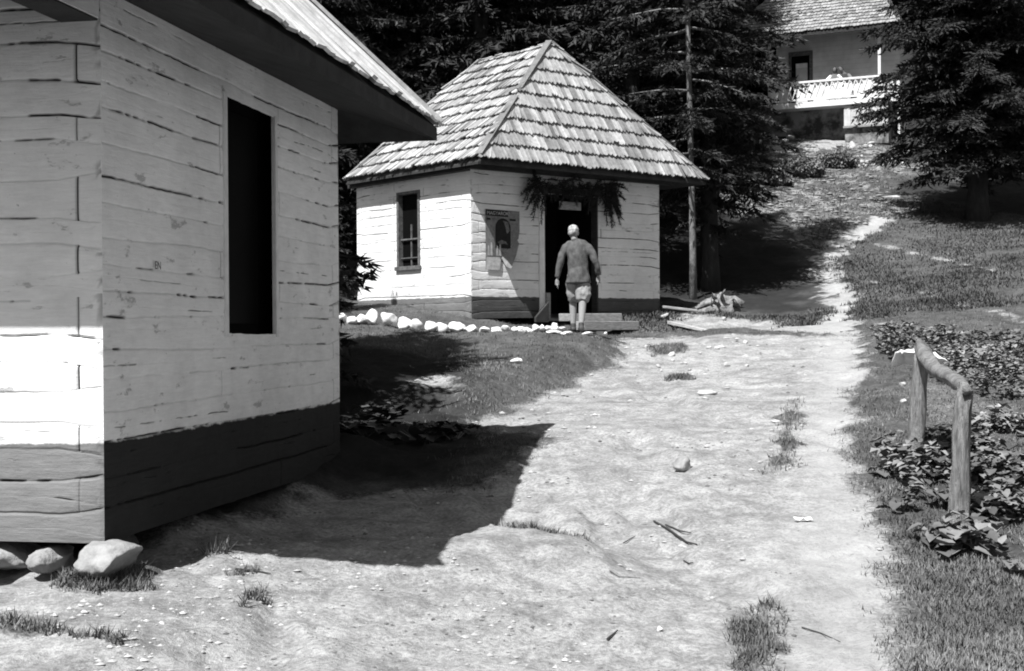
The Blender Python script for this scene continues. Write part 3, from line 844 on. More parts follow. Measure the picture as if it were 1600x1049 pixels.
# poster
pa = (.285, 1.0, .99 + EYE, 1.99 + EYE)
poster = empty('wall_poster', wpt(Cm, fm, .64, .99 + EYE, .03), 0, label='torn grey poster with a dark arched picture pasted on the hut wall', cat='poster')
t = NT('poster_paper'); t.rough(.9); t.color(t.mix(t.ramp(t.noise(16, 6, .7, t.obj()), .35, .65), .12, .24)); M['poster'] = t.m
t = NT('poster_pale'); t.rough(.9); t.color(t.mix(t.ramp(t.noise(12, 6, .7, t.obj()), .35, .65), .3, .55)); M['poster_pale'] = t.m
M['poster_dark'] = simple('poster_ink', .012, .025, 20, .9, 0)
M['poster_mid'] = simple('poster_grey_ink', .08, .2, 24, .9, 0)
def wallpoly(pts, n, mat, name, parent, curl=None):
    vs = [wpt(Cm, fm, x, z, n if curl is None else n + curl(x, z)) for x, z in pts]
    o = mesh_obj(name, vs, [tuple(range(len(vs)))], mat); put(o, parent); return o
X0, X1, Z0, Z1 = pa
# the sheet with its torn lower right and a curled flap
wallpoly([(X0, Z0), (X0 + .30, Z0 - .01), (X0 + .32, Z0 + .18), (X0 + .52, Z0 + .40), (X0 + .69, Z0 + .53), (X1, Z0 + .66), (X1, Z1 - .01), (X0, Z1)], .020, M['poster'], 'sheet', poster)
wallpoly([(X0 + .002, Z0 + .002), (X0 + .29, Z0 - .006), (X0 + .31, Z0 + .16), (X0 + .28, Z0 + .21), (X0 + .01, Z0 + .21)], .024, M['poster_pale'], 'lower_margin', poster)
vs = [wpt(Cm, fm, X0 + .66, Z0 + .52, .022), wpt(Cm, fm, X0 + .33, Z0 + .20, .022), wpt(Cm, fm, X0 + .36, Z0 + .06, .10), wpt(Cm, fm, X0 + .44, Z0 + .02, .13), wpt(Cm, fm, X0 + .56, Z0 + .24, .12), wpt(Cm, fm, X0 + .66, Z0 + .45, .07)]
put(mesh_obj('curled_flap', vs, [(0, 1, 2), (0, 2, 3), (0, 3, 4), (0, 4, 5)], simple('poster_back', .16, .28, 9, .9, .2)), poster)
wallpoly([(X0 + .005, Z1 - .105), (X0 + .47, Z1 - .115), (X0 + .47, Z1 - .01), (X0 + .005, Z1 - .005)], .024, M['poster_dark'], 'title_bar', poster)
arch = [(X0 + .2, Z0 + .36), (X0 + .52, Z0 + .36)] + [(X0 + .36 + .16 * math.cos(k), Z0 + .70 + .16 * math.sin(k)) for k in np.linspace(0, math.pi, 12)]
wallpoly(arch, .024, M['poster_dark'], 'arched_picture', poster)
wallpoly([(X0 + .36, Z0 + .82), (X0 + .47, Z0 + .80), (X0 + .50, Z0 + .66), (X0 + .44, Z0 + .60), (X0 + .40, Z0 + .74)], .027, M['poster_mid'], 'picture_highlight', poster)
wallpoly([(X0 + .24, Z0 + .46), (X0 + .33, Z0 + .50), (X0 + .42, Z0 + .47), (X0 + .46, Z0 + .42), (X0 + .38, Z0 + .44), (X0 + .3, Z0 + .42)], .027, M['poster_mid'], 'picture_highlight', poster)
for k in range(5):
    xx = X0 + .03 + k * .06; hh = .14 + .1 * ((k * 7) % 3) / 2
    wallpoly([(xx, Z0 + .24), (xx + .05, Z0 + .23), (xx + .04, Z0 + .25 + hh), (xx + .015, Z0 + .27 + hh)], .024, M['poster_pale'] if k != 2 else M['poster_mid'], 'printed_figure', poster)
text_mesh('title_letters', 'MAGYAROK!', .083, M['poster_pale'], wpt(Cm, fm, X0 + .022, Z1 - .088, .027), fm, poster)
for k, (xa, xb) in enumerate([(.02, .10), (.13, .24), (.50, .63)]):
    wallpoly([(X0 + xa, Z1 - .175), (X0 + xb, Z1 - .178), (X0 + xb, Z1 - .145), (X0 + xa, Z1 - .142)], .024, M['poster_dark'] if k != 1 else M['poster_mid'], 'small_print', poster)

# ------------------------------------------------------------------ foliage builders
def tris_from(base, d, s, w):
    """narrow triangles: base points, direction vectors, side vectors"""
    V = np.empty((len(base), 3, 3), np.float32)
    V[:, 0] = base - s * w; V[:, 1] = base + s * w; V[:, 2] = base + d
    return V.reshape(-1, 3)
def spruce_mesh(seed, height, rad, crown0, per_whorl=7, step=.33, tuft=.11, dens=1.0, droop=.35, bare=0, gap_side=None, dead_low=True):
    rs = np.random.RandomState(seed)
    B = []; Dv = []; S = []; TW = []; T = []
    wood = MB()
    z = crown0
    while z < height - .15:
        f = (z - crown0) / (height - crown0)
        Lmax = rad * (1 - f) ** .8 * rs.uniform(.75, 1.1) * min(1, .55 + f * 4)
        nb = max(4, int(per_whorl * (1 - f * .4) + rs.uniform(-1, 1)))
        a0 = rs.uniform(0, 6.28)
        for k in range(nb):
            if rs.rand() < bare * .6: continue
            az = a0 + 6.283 * k / nb + rs.uniform(-.3, .3)
            L = Lmax * rs.uniform(.55, 1.12)
            if L < .12: continue
            zz = z + rs.uniform(-.15, .15)
            dirh = np.array([math.cos(az), math.sin(az), 0]); side = np.array([-dirh[1], dirh[0], 0])
            rise = rs.uniform(-.15, .25) + f * .5
            dr_ = droop * (1 - f) * rs.uniform(.6, 1.3)
            def bp(t): return dirh * L * t + np.array([0, 0, zz + L * (rise * t - dr_ * 2 * t * t + dr_ * .9 * t ** 3)])
            wood.tube([Vector(bp(t)) for t in (0, .35, .7, 1)], [.012 + .012 * L, .01 + .006 * L, .006 + .003 * L, .004], 4, cap=False)
            n = max(3, int(L / .075 * dens))
            ts = np.linspace(.16 if L > .8 else .05, 1, n) + rs.uniform(-.02, .02, n)
            for t_ in ts:
                p0 = bp(t_)
                tl = min(.55, (.42 * (1 - t_) + .13) * L * .8 + .08) * rs.uniform(.6, 1.2)
                for sg in (-1, 1):
                    if rs.rand() < .12: continue
                    dv = dirh * rs.uniform(.4, .9) + side * sg * rs.uniform(.5, 1) + np.array([0, 0, rs.uniform(-.75, -.05)])
                    dv /= np.linalg.norm(dv)
                    m = max(1, int(tl / (tuft * .75)))
                    for q in range(m):
                        b = p0 + dv * tl * (q / m)
                        for r_ in range(2):
                            d2 = dv + rs.normal(0, .38, 3); d2 /= np.linalg.norm(d2)
                            sd = np.cross(d2, rs.normal(0, 1, 3)); sd /= np.linalg.norm(sd) + 1e-6
                            B.append(b); Dv.append(d2 * tuft * rs.uniform(.8, 1.5)); S.append(sd); TW.append(tuft * .22 * rs.uniform(.7, 1.3)); T.append(rs.rand() * .6 + .4 * t_)
        z += step * rs.uniform(.7, 1.25) * (1 - f * .35)
    B = np.array(B); Dv = np.array(Dv); S = np.array(S); W = np.array(TW)[:, None]
    V = tris_from(B, Dv, S, W); Fq = np.arange(len(V)).reshape(-1, 3)
    return V, Fq, np.repeat(np.array(T), 3), wood
def make_tree(name, seed, height, rad, crown0, trunk_r, mat_n, mat_b, rz=0, tilt=0, **kw):
    V, Fq, T, wood = spruce_mesh(seed, height, rad, crown0, **{k: kw.pop(k) for k in list(kw) if k in ('per_whorl', 'step', 'tuft', 'dens', 'droop', 'bare')})
    root = empty(name, (0, 0, 0), 0, **kw)
    cr = np_mesh_obj('crown', V, Fq, mat_n, root, False, {'tone': T}, 3)
    tb = MB(); rs = random.Random(seed)
    npt_ = 14; pts = []; rr = []
    for i in range(npt_):
        f = i / (npt_ - 1); pts.append((math.sin(f * 5 + seed) * .05 * height / 12 , math.cos(f * 4 + seed) * .05 * height / 12, -.4 + f * (height + .2))); rr.append(trunk_r * (1 - f) ** .8 * (1.35 if i == 0 else 1) + .012)
    tb.tube(pts, rr, 10, .25, seed)
    tk = tb.build('trunk', mat_b, root, True)
    br = wood.build('branch_wood', mat_b, root)
    return root
def place(o, x, y, s=1, rz=0, dz=0, **kw):
    o.location = (x, y, h1(x, y) + dz); o.scale = (s, s, s); o.rotation_euler = (0, 0, rz); tag(o, **kw); return o

# bushy spruce in the right background
big = make_tree('spruce_tree', 101, 15.5, 3.45, 1.5, .25, M['needle'], M['bark_dark'], per_whorl=11, step=.25, tuft=.13, dens=1.15, droop=.30,
                label='large dark spruce with a bare lower trunk on the right hillside', cat='tree')
bx, by = (1527 - 800) / F * 35.2, 35.2
place(big, bx, by, 1, .4)
# trunk-in-front tree beside the hut
tall = make_tree('spruce_tree', 102, 16, 2.3, 2.6, .058, M['needle'], M['bark'], per_whorl=5, step=.42, tuft=.12, dens=.8, droop=.3, bare=.45,
                 label='thin spruce with a pale bare trunk standing right behind the hut corner', cat='tree')
tx, ty = (1078 - 800) / F * 27.2, 27.2
place(tall, tx, ty, 1, 0)
fA = make_tree('spruce_tree', 103, 15, 2.15, 1.5, .2, M['needle'], M['bark_dark'], per_whorl=8, step=.36, tuft=.14, dens=.85, droop=.4,
               label='dense spruce right of the pale bare trunk, its low boughs overhanging the slope', cat='tree', group=None)
place(fA, 4.15, 28.6, 1, 1.0)
fB = copy_tree(fA); place(fB, 2.5, 28.5, 1.02, 2.3, label='spruce hidden behind the pale bare trunk beside the hut')
fC = make_tree('spruce_tree', 104, 17, 3.2, 1.2, .22, M['needle'], M['bark_dark'], per_whorl=8, step=.42, tuft=.17, dens=.65, droop=.45,
               label='dark forest spruce among the dense wood behind the shingled hut', cat='tree', group='forest spruces behind the hut')
place(fC, -.6, 30.0, 1, .2)
FOR = [(-4.2,29.0,.95,0),(.9,31.6,1.0,1),(-7.4,30,1.05,2),(-10.6,29,1,3),(-2.4,33,1.1,.7),(1.2,34.5,1.05,1.8),(-5.6,34,1.1,2.6),(-9,34.5,1.1,.3),
       (3.6,37.5,1.0,1.1),(-.8,38.5,1.1,2.2),(-4.3,39.5,1.15,3.0),(-8.2,40,1.15,.9),(-12.5,36,1.1,1.3),(2.5,41.5,1.1,.1),(5.6,42,.95,2),(-1.8,45,1.15,1.2),(-6.5,46,1.2,.5),(-11.5,46,1.2,2.5),
       (3.8,47,1.15,.6),(7.2,48,1.0,1.6),(-15,41,1.2,.4),(1,52,1.2,2),(6,54,1.15,.2),(-4,53,1.2,1),(-10,54,1.2,2),(-14.5,31,1.05,0),(-18,36,1.1,1)]
for (x, y, s, r) in FOR:
    place(copy_tree(fC), x, y, s, r)
fD = copy_tree(fC); place(fD, 10.5, 58, 1.15, .5, label='forest spruce rising behind the upper house', group='spruces behind the upper house')
for (x, y, s, r) in [(15, 58.5, 1.1, 1), (19.5, 57, 1.15, 2), (24, 55, 1.1, 3), (13, 64, 1.2, 1.3), (19, 65, 1.2, .2), (25, 62, 1.2, .2), (20.5, 50, 1.0, 1.2), (29, 58, 1.1, 1.2)]:
    place(copy_tree(fD), x, y, s, r)
fE = copy_tree(fA); place(fE, 16.8, 44.5, .95, .9, label='second spruce behind the large dark spruce at the right edge')
# young spruce behind the near house
fY = make_tree('young_spruce', 105, 5.0, 1.15, .1, .07, M['needle_dark'], M['bark_dark'], per_whorl=9, step=.2, tuft=.09, dens=1.1, droop=.3,
               label='young dark spruce standing behind the far corner of the near log house', cat='tree')
place(fY, -3.3, 14.6, 1.35, 0)
fY2 = copy_tree(fY); place(fY2, -2.5, 13.6, .9, 2, label='second young spruce hidden behind the near log house')
fT = make_tree('spruce_tree', 106, 10, 1.25, 1.2, .09, M['needle_dark'], M['bark_dark'], per_whorl=8, step=.28, tuft=.1, dens=1.0, droop=.25, label='slim tall spruce hidden behind the near log house')
fT['category'] = 'tree'
place(fT, -2.65, 12.4, .72, 0)
fQ = make_tree('spruce_tree', 107, 8.6, 2.6, .4, .14, M['needle_dark'], M['bark_dark'], per_whorl=10, step=.24, tuft=.12, dens=1.0, droop=.25, label='broad dark spruce hidden behind the near log house, shading the bank')
fQ['category'] = 'tree'
place(fQ, -3.6, 13.1, 1, 0)
fW = copy_tree(fY); place(fW, -6.2, 13.9, 1.3, 1, label='third young spruce hidden behind the near log house, farther left')
fZ = copy_tree(fY); place(fZ, -3.1, 22.2, .62, 1, label='small bushy young spruce left of the hut side wall')

# fir boughs round the hut door
gar = empty('fir_garland', wpt(Cm, fm, 2.1, 2.3 + EYE, .1), 0, label='garland of dark fir boughs arched over the hut doorway', cat='garland')
gw = Vector((0, 0, 0))
def bough(p, d, L, seed, spread=.5):
    rs = np.random.RandomState(seed); B = []; Dv = []; S = []; W = []; T = []
    p = np.array(p); d = np.array(d, float); d /= np.linalg.norm(d)
    for i in range(int(L / .018)):
        t_ = i * .018 / L
        c = p + d * L * t_ + np.array([0, 0, -.25 * L * t_ * t_])
        for sg in (-1, 1):
            tl = (.32 * (1 - t_) + .09) * L * .9
            dv = d * .8 + np.cross(d, (fm.y, -fm.x, 0.0)) * sg * spread + rs.normal(0, .2, 3); dv /= np.linalg.norm(dv)
            for q in range(max(1, int(tl / .045))):
                b = c + dv * q * .045
                for r_ in range(2):
                    d2 = dv + rs.normal(0, .45, 3); d2 /= np.linalg.norm(d2); sd = np.cross(d2, rs.normal(0, 1, 3)); sd /= np.linalg.norm(sd) + 1e-6
                    B.append(b); Dv.append(d2 * .055 * rs.uniform(.8, 1.4)); S.append(sd); W.append(.008); T.append(rs.rand())
    return np.array(B), np.array(Dv), np.array(S), np.array(W)[:, None], np.array(T)
bl = [(1.30, 2.32, -.75, -.7, .42), (1.28, 2.42, -1, -.15, .36), (1.32, 2.30, -.35, -1, .5), (1.36, 2.45, -.5, .6, .3), (1.42, 2.20, -.1, -1, .42), (1.3,2.2,-.6,-.9,.35),(1.4,2.35,.2,-1,.4),
      (2.86, 2.50, .9, -.35, .5), (2.84, 2.40, .75, -.8, .55), (2.8, 2.35, .3, -1, .55), (2.9, 2.52, 1, .1, .42), (2.76, 2.3, .1, -1, .5), (2.94, 2.35, .8, -.9, .42),(3.0,2.45,.6,-1,.5),(2.9,2.2,.5,-1,.4)]
for x in np.arange(1.3, 2.95, .022): bl.append((x, 2.42 + random.uniform(-.1, .12), random.uniform(-1, 1), random.uniform(-.8, .5), random.uniform(.25, .38)))
for k in range(16): bl.append((random.uniform(2.78, 2.98), random.uniform(2.2, 2.55), random.uniform(.2, 1), random.uniform(-1, .35), random.uniform(.35, .5)))
for k in range(9): bl.append((random.uniform(1.15, 1.4), random.uniform(2.2, 2.55), random.uniform(-1, .1), random.uniform(-1, .4), random.uniform(.28, .4)))
for x in np.arange(1.5, 2.8, .12): bl.append((x, 2.38, random.uniform(-.6, .6), -.5, .2))
for i, (x, z, dx_, dz_, L_) in enumerate(bl):
    Bq, Dq, Sq, Wq, Tq = bough(wpt(Cm, fm, x, z + EYE + .02, .12 + random.uniform(0, .1)), (fm.x * dx_, fm.y * dx_, dz_), L_ * .86, 300 + i)
    V = tris_from(Bq, Dq, Sq, Wq)
    put(np_mesh_obj('fir_bough', V, np.arange(len(V)).reshape(-1, 3), M['needle_dark'], None, False, {'tone': np.repeat(Tq, 3)}, 3), gar)

# ------------------------------------------------------------------ whitewashed edging stones in front of the hut
EDGE = [(534,507,20,14),(549,509,18,12),(565,508,17,16),(581,511,18,21),(606,513,22,21),(629,514,21,17),(650,516,16,16),(673,519,17,19),(691,520,17,16),(713,520,23,16),(737,522,20,11),(757,522,19,10),(776,523,15,11),
        (791,523,13,12),(804,523,11,11),(815,524,12,12),(826,524,11,12),(837,525,12,12),(848,525,11,11),(859,525,12,11),(869,525,10,10),(879,524,10,9),(865,529,22,6),(884,530,20,6),(918,529,20,6),(938,529,18,8)]
for i, (px, py, w_, h_) in enumerate(EDGE):
    x, y = ray_ground(px, py, shape_h, 16); s_ = y / F
    kw = dict(cat='stone', group='whitewashed stones edging the terrace in front of the hut')
    if i < 3: kw['label'] = 'low whitewashed stone at the left end of the row, behind the young spruce'
    elif i < 10: kw['label'] = 'large upright whitewashed stone in the left half of the row before the hut side wall'
    elif i < 22: kw['label'] = 'small whitewashed stone in the closely set row leading to the hut steps'
    else: kw['label'] = 'flat whitewashed stone in the grass by the feet of the walking man'
    rock('edging_stone', (x, y + .08, h1(x, y) - .01), (w_ * s_ / 2 * 1.35, .12, h_ * s_ / 2 * 1.3), 500 + i, M['stone_white'], random.uniform(-.4, .4), .05, 3, **kw)
q = hp(1.5, -.3, 0); rock('white_stone', (q.x, q.y, h1(q.x, q.y)), (.07, .07, .07), 77, M['stone_white'], 0, .1, label='small white stone at the foot of the left door post', cat='stone')

# ------------------------------------------------------------------ fence fragment on the right
def gpt(px, py, Y):
    q = P(px, py, Y); return Vector((q.x, q.y, h1(q.x, q.y)))
fence = empty('rail_fence', gpt(1470, 790, 9.6), 0, label='broken rustic fence of two leaning posts and one sagging log rail', cat='fence')
A0 = gpt(1427, 712, 10.9); A1 = P(1440, 541, 10.9); B0 = gpt(1492, 835, 8.6); B1 = P(1508, 607, 8.6)
def lerp(a, b, t): return a.lerp(b, t)
mb = MB(); mb.tube([lerp(A0, A1, t) + Vector((.006 * math.sin(t * 9), 0, 0)) for t in (-.15, 0, .2, .4, .6, .8, 1)], [.068, .064, .062, .058, .058, .054, .05], 16, .5, 1)
put(mb.build('post', M['post'], None, True), fence)
mb = MB(); mb.tube([lerp(B0, B1, t) + Vector((.01 * math.sin(t * 7), 0, 0)) for t in (-.15, 0, .12, .3, .5, .7, .85, 1)], [.082, .074, .064, .06, .055, .054, .049, .05], 16, .5, 2)
put(mb.build('post', M['post'], None, True), fence)
mb = MB(); ra = A1 + Vector((-.005, .0, .0)); rb = B1 + Vector((.0, 0, .0))
rl = []
for t in np.linspace(-.03, 1.03, 14):
    q = ra.lerp(rb, t); sag = -.05 * math.sin(math.pi * max(0, min(1, t))) - .015 * math.sin(2 * math.pi * t); rl.append(q + Vector((-.012 * math.sin(math.pi * min(1, max(0, t))), 0, sag)))
mb.tube(rl, [.05, .056, .055, .058, .055, .056, .053, .054, .050, .051, .047, .048, .04, .034], 16, .45, 3)
put(mb.build('rail', M['rail'], None, True), fence)
mb = MB()
mb.tube([lerp(A0, A1, .93) + Vector((-.05, -.05, 0)), lerp(A0, A1, .93) + Vector((.05, -.055, .012))], [.006, .006], 6)
put(mb.build('binding_wire', M['wood_dark']), fence)
mb = MB()
for k in range(5):
    a = rb + Vector((-.03 + .012 * k, .01 * (k % 2), .0)); mb.tube([a, a + Vector((random.uniform(-.02, .05), 0, random.uniform(.0, .05)))], [.012, .004], 5)
put(mb.build('splinters', M['post']), fence)
mb = MB(); q = P(1494, 625, 8.75); q2 = gpt(1486, 800, 8.75)
mb.tube([q2 - Vector((0, 0, .05)), q2.lerp(q, .5) + Vector((.01, 0, 0)), q], [.012, .011, .009], 6)
put(mb.build('thin_stake', M['post']), fence)
# white cloth hung behind the rail
def cloth(name, pts, mat, **kw):
    mb = MB()
    n = 14; m = 7; vs = []
    (a, b), dp = pts, Vector((0, .16, -.05))
    for i in range(n):
        for j in range(m):
            t_ = i / (n - 1); q = a.lerp(b, t_) + dp * ((j - 3) / 3)
            q.z += .035 * mnoise(Vector((t_ * 6, j * .6, 3))) - .012 * (j - 3) ** 2 * .5 - .05 * (2 * t_ - 1) ** 2 ; q.x += .03 * mnoise(Vector((t_ * 5, j * .8, 9)))
            vs.append(q)
    fs = [(i * m + j, (i + 1) * m + j, (i + 1) * m + j + 1, i * m + j + 1) for i in range(n - 1) for j in range(m - 1)]
    o = mesh_obj(name, vs, fs, mat, None, True); md = o.modifiers.new('s', 'SOLIDIFY'); md.thickness = .012; tag(o, **kw); return o
cloth('white_cloth', (P(1400, 542, 11.05), P(1474, 556, 11.05)), M['cloth_white'], label='crumpled white cloth lying across the leaves behind the top of the fence rail', cat='cloth')

# ------------------------------------------------------------------ broad leaved plants and grass
def leaf_patch(n, sampler, size, seed, stem=.1, hz=(.03, .16)):
    rs = np.random.RandomState(seed); V = []; Fq = []; T = []
    pts = sampler(n, rs); hs = H(pts[:, 0], pts[:, 1])
    outline = [(-.0, 0), (-.35, -.18), (-.55, .12), (-.45, .55), (0, .95), (.45, .55), (.55, .12), (.35, -.18)]
    for (x, y), h in zip(pts, hs):
        s = size * rs.uniform(.35, 1.35); az = rs.uniform(0, 6.28); tl = rs.uniform(-.2, .9)
        zc = h + rs.uniform(*hz); ca, sa = math.cos(az), math.sin(az)
        b = len(V); fold = rs.uniform(.1, .5); tt = rs.rand(); wv = rs.uniform(-.3, .3, 9)
        for k, (a, c) in enumerate([(0, .35)] + outline):
            u_, v_ = a * s, c * s
            zz = abs(a) * s * fold - (c - .3) ** 2 * s * .35 + wv[k] * s * .35
            yy = v_ * math.cos(tl) ; zz = zz * math.cos(tl) - v_ * math.sin(tl) * .6
            V.append((x + ca * u_ - sa * yy, y + sa * u_ + ca * yy, zc + zz)); T.append(tt)
        for k in range(8): Fq.append((b, b + 1 + k, b + 1 + (k + 1) % 8))
    return np.array(V), np.array(Fq), np.array(T)
def poly_sampler(poly, jitter=0):
    mn = poly.min(0); mx = poly.max(0)
    def f(n, rs):
        out = []
        while len(out) < n:
            p = np.stack([rs.uniform(mn[0], mx[0], n * 2), rs.uniform(mn[1], mx[1], n * 2)], -1)
            s = sdist(p[:, 0], p[:, 1], poly) + (fbm(p[:, 0] * 2, p[:, 1] * 2, 77, 3) - .5) * 1.0
            p = p[s > 0]; cl = fbm(p[:, 0] * 2.2, p[:, 1] * 2.2, 78, 2); p = p[cl > .42]
            out += list(p)
        return np.array(out[:n])
    return f
LEAFY = [([(1385,520),(1500,525),(1620,545),(1640,640),(1540,625),(1450,590),(1400,570)], 2500, .065), ([(1370,745),(1440,705),(1500,690),(1640,690),(1640,800),(1560,830),(1470,800),(1400,800)], 1100, .08), ([(1450,690),(1560,640),(1640,680),(1640,720),(1500,720)], 420, .075), ([(1440,835),(1560,835),(1600,870),(1470,880)], 60, .085)]
VV = []; FF = []; TT = []; nb = 0
for i, (pl, n, sz) in enumerate(LEAFY):
    v, f, t_ = leaf_patch(n, poly_sampler(poly_xy(pl)), sz, 900 + i); VV.append(v); FF.append(f + nb); TT.append(t_); nb += len(v)
tag(np_mesh_obj('broad_leaf_ground_cover', np.concatenate(VV), np.concatenate(FF), M['burdock'], None, True, {'tone': np.concatenate(TT)}, 3), kind='stuff', label='broad leaved weeds covering the bank around the fence', cat='weeds')
def plant(px, py, n, size, label, seed, spread=.14, name='burdock_plant', Y0=4.5, mt='burdock'):
    x, y = ray_ground(px, py, shape_h, Y0)
    c = (x, y)
    def smp(k, rs):
        r = spread * np.sqrt(rs.uniform(0, 1, k)); a = rs.uniform(0, 6.28, k); return np.stack([c[0] + r * np.cos(a), c[1] + r * np.sin(a)], -1)
    v, f, t_ = leaf_patch(n, smp, size, seed, hz=(.03, .13))
    root = empty(name, (x, y, h1(x, y)), 0, label=label, cat='plant')
    put(np_mesh_obj('leaves', v, f, M[mt], None, True, {'tone': t_}, 3), root)
    mb = MB(); rs = random.Random(seed)
    for k in range(7):
        a = rs.uniform(0, 6.28); mb.tube([(x, y, h1(x, y) - .02), (x + .4 * spread * math.cos(a), y + .4 * spread * math.sin(a), h1(x, y) + .07)], [.006, .004], 5)
    put(mb.build('stems', M['burdock']), root)
plant(1468, 862, 14, .125, 'broad leaved burdock plant at the foot of the nearer fence post', 41, .13)
plant(1520, 868, 16, .135, 'burdock with large pale leaves right of the nearer fence post foot', 42, .13)
plant(1578, 912, 10, .075, 'small leafy weed near the right edge below the fence', 43, .07)
plant(1408, 806, 12, .1, 'leafy weed at the edge of the dirt track left of the nearer fence post', 44, .13)
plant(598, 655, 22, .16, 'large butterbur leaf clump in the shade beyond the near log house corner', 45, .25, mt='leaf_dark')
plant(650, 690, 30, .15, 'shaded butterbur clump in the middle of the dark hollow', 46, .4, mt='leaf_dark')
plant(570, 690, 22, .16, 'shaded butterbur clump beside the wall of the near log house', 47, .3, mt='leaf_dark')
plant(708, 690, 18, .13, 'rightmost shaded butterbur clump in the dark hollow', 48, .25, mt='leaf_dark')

def grass_obj(name, xs, ys, hgt, wid, seed, mat, **kw):
    rs = np.random.RandomState(seed); n = len(xs); zs = H(xs, ys)
    base = np.stack([xs, ys, zs - .006], -1); a = rs.uniform(0, 6.28, n); lean = rs.uniform(.2, 1.3, n); hh = hgt * rs.uniform(.4, 1.3, n)
    d = np.stack([np.cos(a) * lean * hh, np.sin(a) * lean * hh, hh], -1); s = np.stack([-np.sin(a), np.cos(a), 0 * a], -1)
    V = tris_from(base, d, s, (wid * rs.uniform(.6, 1.3, n))[:, None])
    return tag(np_mesh_obj(name, V, np.arange(len(V)).reshape(-1, 3), mat, None, False, {'tone': np.repeat(np.clip(rs.rand(n) * .7 + (fbm(xs * 1.3, ys * 1.3, 33, 3) - .35) * 1.0, 0, 1), 3)}, 3), kind='stuff', **kw)
def scatter(n, x0, x1, y0, y1, seed, cond, bias=2.0):
    rs = np.random.RandomState(seed); v = rs.rand(n); y = 1 / (1 / y1 + v * (1 / y0 - 1 / y1)); x = rs.uniform(x0, x1, n) * y
    k = cond(x, y, rs); return x[k], y[k]
gx, gy = scatter(300000, -.16, .46, 5.2, 24, 5, lambda x, y, rs: (dirtness(x, y) < .08 + .8 * rs.rand(len(x)) ** 1.6) & (fbm(x * 2, y * 2, 55, 3) > .16 + .3 * rs.rand(len(x))) & ~((x < -.5) & (y < 10.7)) & (sdist(x, y, BANK_SHADE) < .1 + .5 * (rs.rand(len(x)) < .12)))
grass_obj('meadow_grass', gx, gy, .036, .0045, 6, M['grass'], label='short tufty grass on the banks beside the track', cat='grass')
hx_, hy_ = scatter(170000, .08, .46, 22, 50, 15, lambda x, y, rs: (dirtness(x, y) < .45 + .3 * rs.rand(len(x))) & (fbm(x * .9, y * .9, 56, 4) > .22 + .4 * rs.rand(len(x))) & (sdist(x, y, SHADY) < -.4) & (sdist(x, y, SHADE2) < .2))
grass_obj('hillside_grass', hx_, hy_, .06, .012, 16, M['hill_grass'], label='rough grass on the hillside right of the hut', cat='grass')
def strip_pts(n, seed):
    rs = np.random.RandomState(seed); X = []; Y = []
    for p in STRIPS:
        mn = p.min(0) - .1; mx = p.max(0) + .1; x = rs.uniform(mn[0], mx[0], n); y = rs.uniform(mn[1], mx[1], n)
        k = sdist(x, y, p) + (fbm(x * 6, y * 6, 91, 3) - .5) * .25 > .0; X.append(x[k]); Y.append(y[k])
    return np.concatenate(X), np.concatenate(Y)
sx_, sy_ = strip_pts(2600, 8)
grass_obj('track_grass', sx_, sy_, .05, .005, 9, M['grass'], label='thin grass tufts growing in the dirt track', cat='grass')
for i, (px, py, n, r, hgt, lab) in enumerate([(335, 856, 160, .07, .09, 'small grass tuft on the track lip below the dark base of the near log house'), (375, 893, 120, .09, .04, 'low grass tuft on the track right of the corner boulder'), (190, 905, 260, .14, .06, 'grass tuft growing at the foot of the corner boulder'), (120, 918, 180, .14, .05, 'thin grass tuft left of the corner boulder foot')]):
    x, y = ray_ground(px, py, shape_h); rs = np.random.RandomState(i); rr = r * np.sqrt(rs.rand(n)); a = rs.uniform(0, 6.28, n)
    o = grass_obj('grass_tuft', x + rr * np.cos(a), y + rr * np.sin(a), hgt, .004, 20 + i, M['grass'], label=lab, cat='grass'); del o['kind']

# pebbles, clods
def pebbles(name, n, seed, cond, smin, smax, mat, xr, yr, **kw):
    x, y = scatter(n, xr[0], xr[1], yr[0], yr[1], seed, cond); z = H(x, y); rs = np.random.RandomState(seed)
    tmpl = np.array([(0, 0, 1), (.9, 0, .2), (.3, .85, .25), (-.75, .55, .15), (-.7, -.6, .2), (.35, -.9, .1), (0, 0, -.6)])
    fc = [(0, 1, 2), (0, 2, 3), (0, 3, 4), (0, 4, 5), (0, 5, 1), (6, 2, 1), (6, 3, 2), (6, 4, 3), (6, 5, 4), (6, 1, 5)]
    m = len(x); s = smin * (smax / smin) ** (rs.rand(m) ** 3.2); s = s * np.clip(y / 9, .8, 3)
    a = rs.uniform(0, 6.28, m); T = tmpl[None] * (1 + rs.uniform(-.3, .3, (m, 7, 1)))
    X = (T[..., 0] * np.cos(a)[:, None] - T[..., 1] * np.sin(a)[:, None]) * s[:, None] + x[:, None]
    Y = (T[..., 0] * np.sin(a)[:, None] + T[..., 1] * np.cos(a)[:, None]) * s[:, None] * .9 + y[:, None]
    Z = T[..., 2] * s[:, None] * .55 + z[:, None]
    V = np.stack([X, Y, Z], -1).reshape(-1, 3); Fq = (np.array(fc)[None] + (np.arange(m) * 7)[:, None, None]).reshape(-1, 3)
    return tag(np_mesh_obj(name, V, Fq, mat, None, False, None, 3), kind='stuff', **kw)
M['pebble'] = simple('small_stones', .2, .48, 3, .9, .3, .004)
pebbles('pebbles', 16000, 61, lambda x, y, rs: (dirtness(x, y) > .5) & (fbm(x * 1.5, y * 1.5, 71, 4) > .52) & (sdist(x, y, FOOT) < .1), .003, .03, M['pebble'], (-.42, .3), (5.2, 21), label='small pale pebbles strewn over the dirt track', cat='pebbles')
M['clod'] = simple('dark_clods', .07, .18, 3, .95, .4, .005)
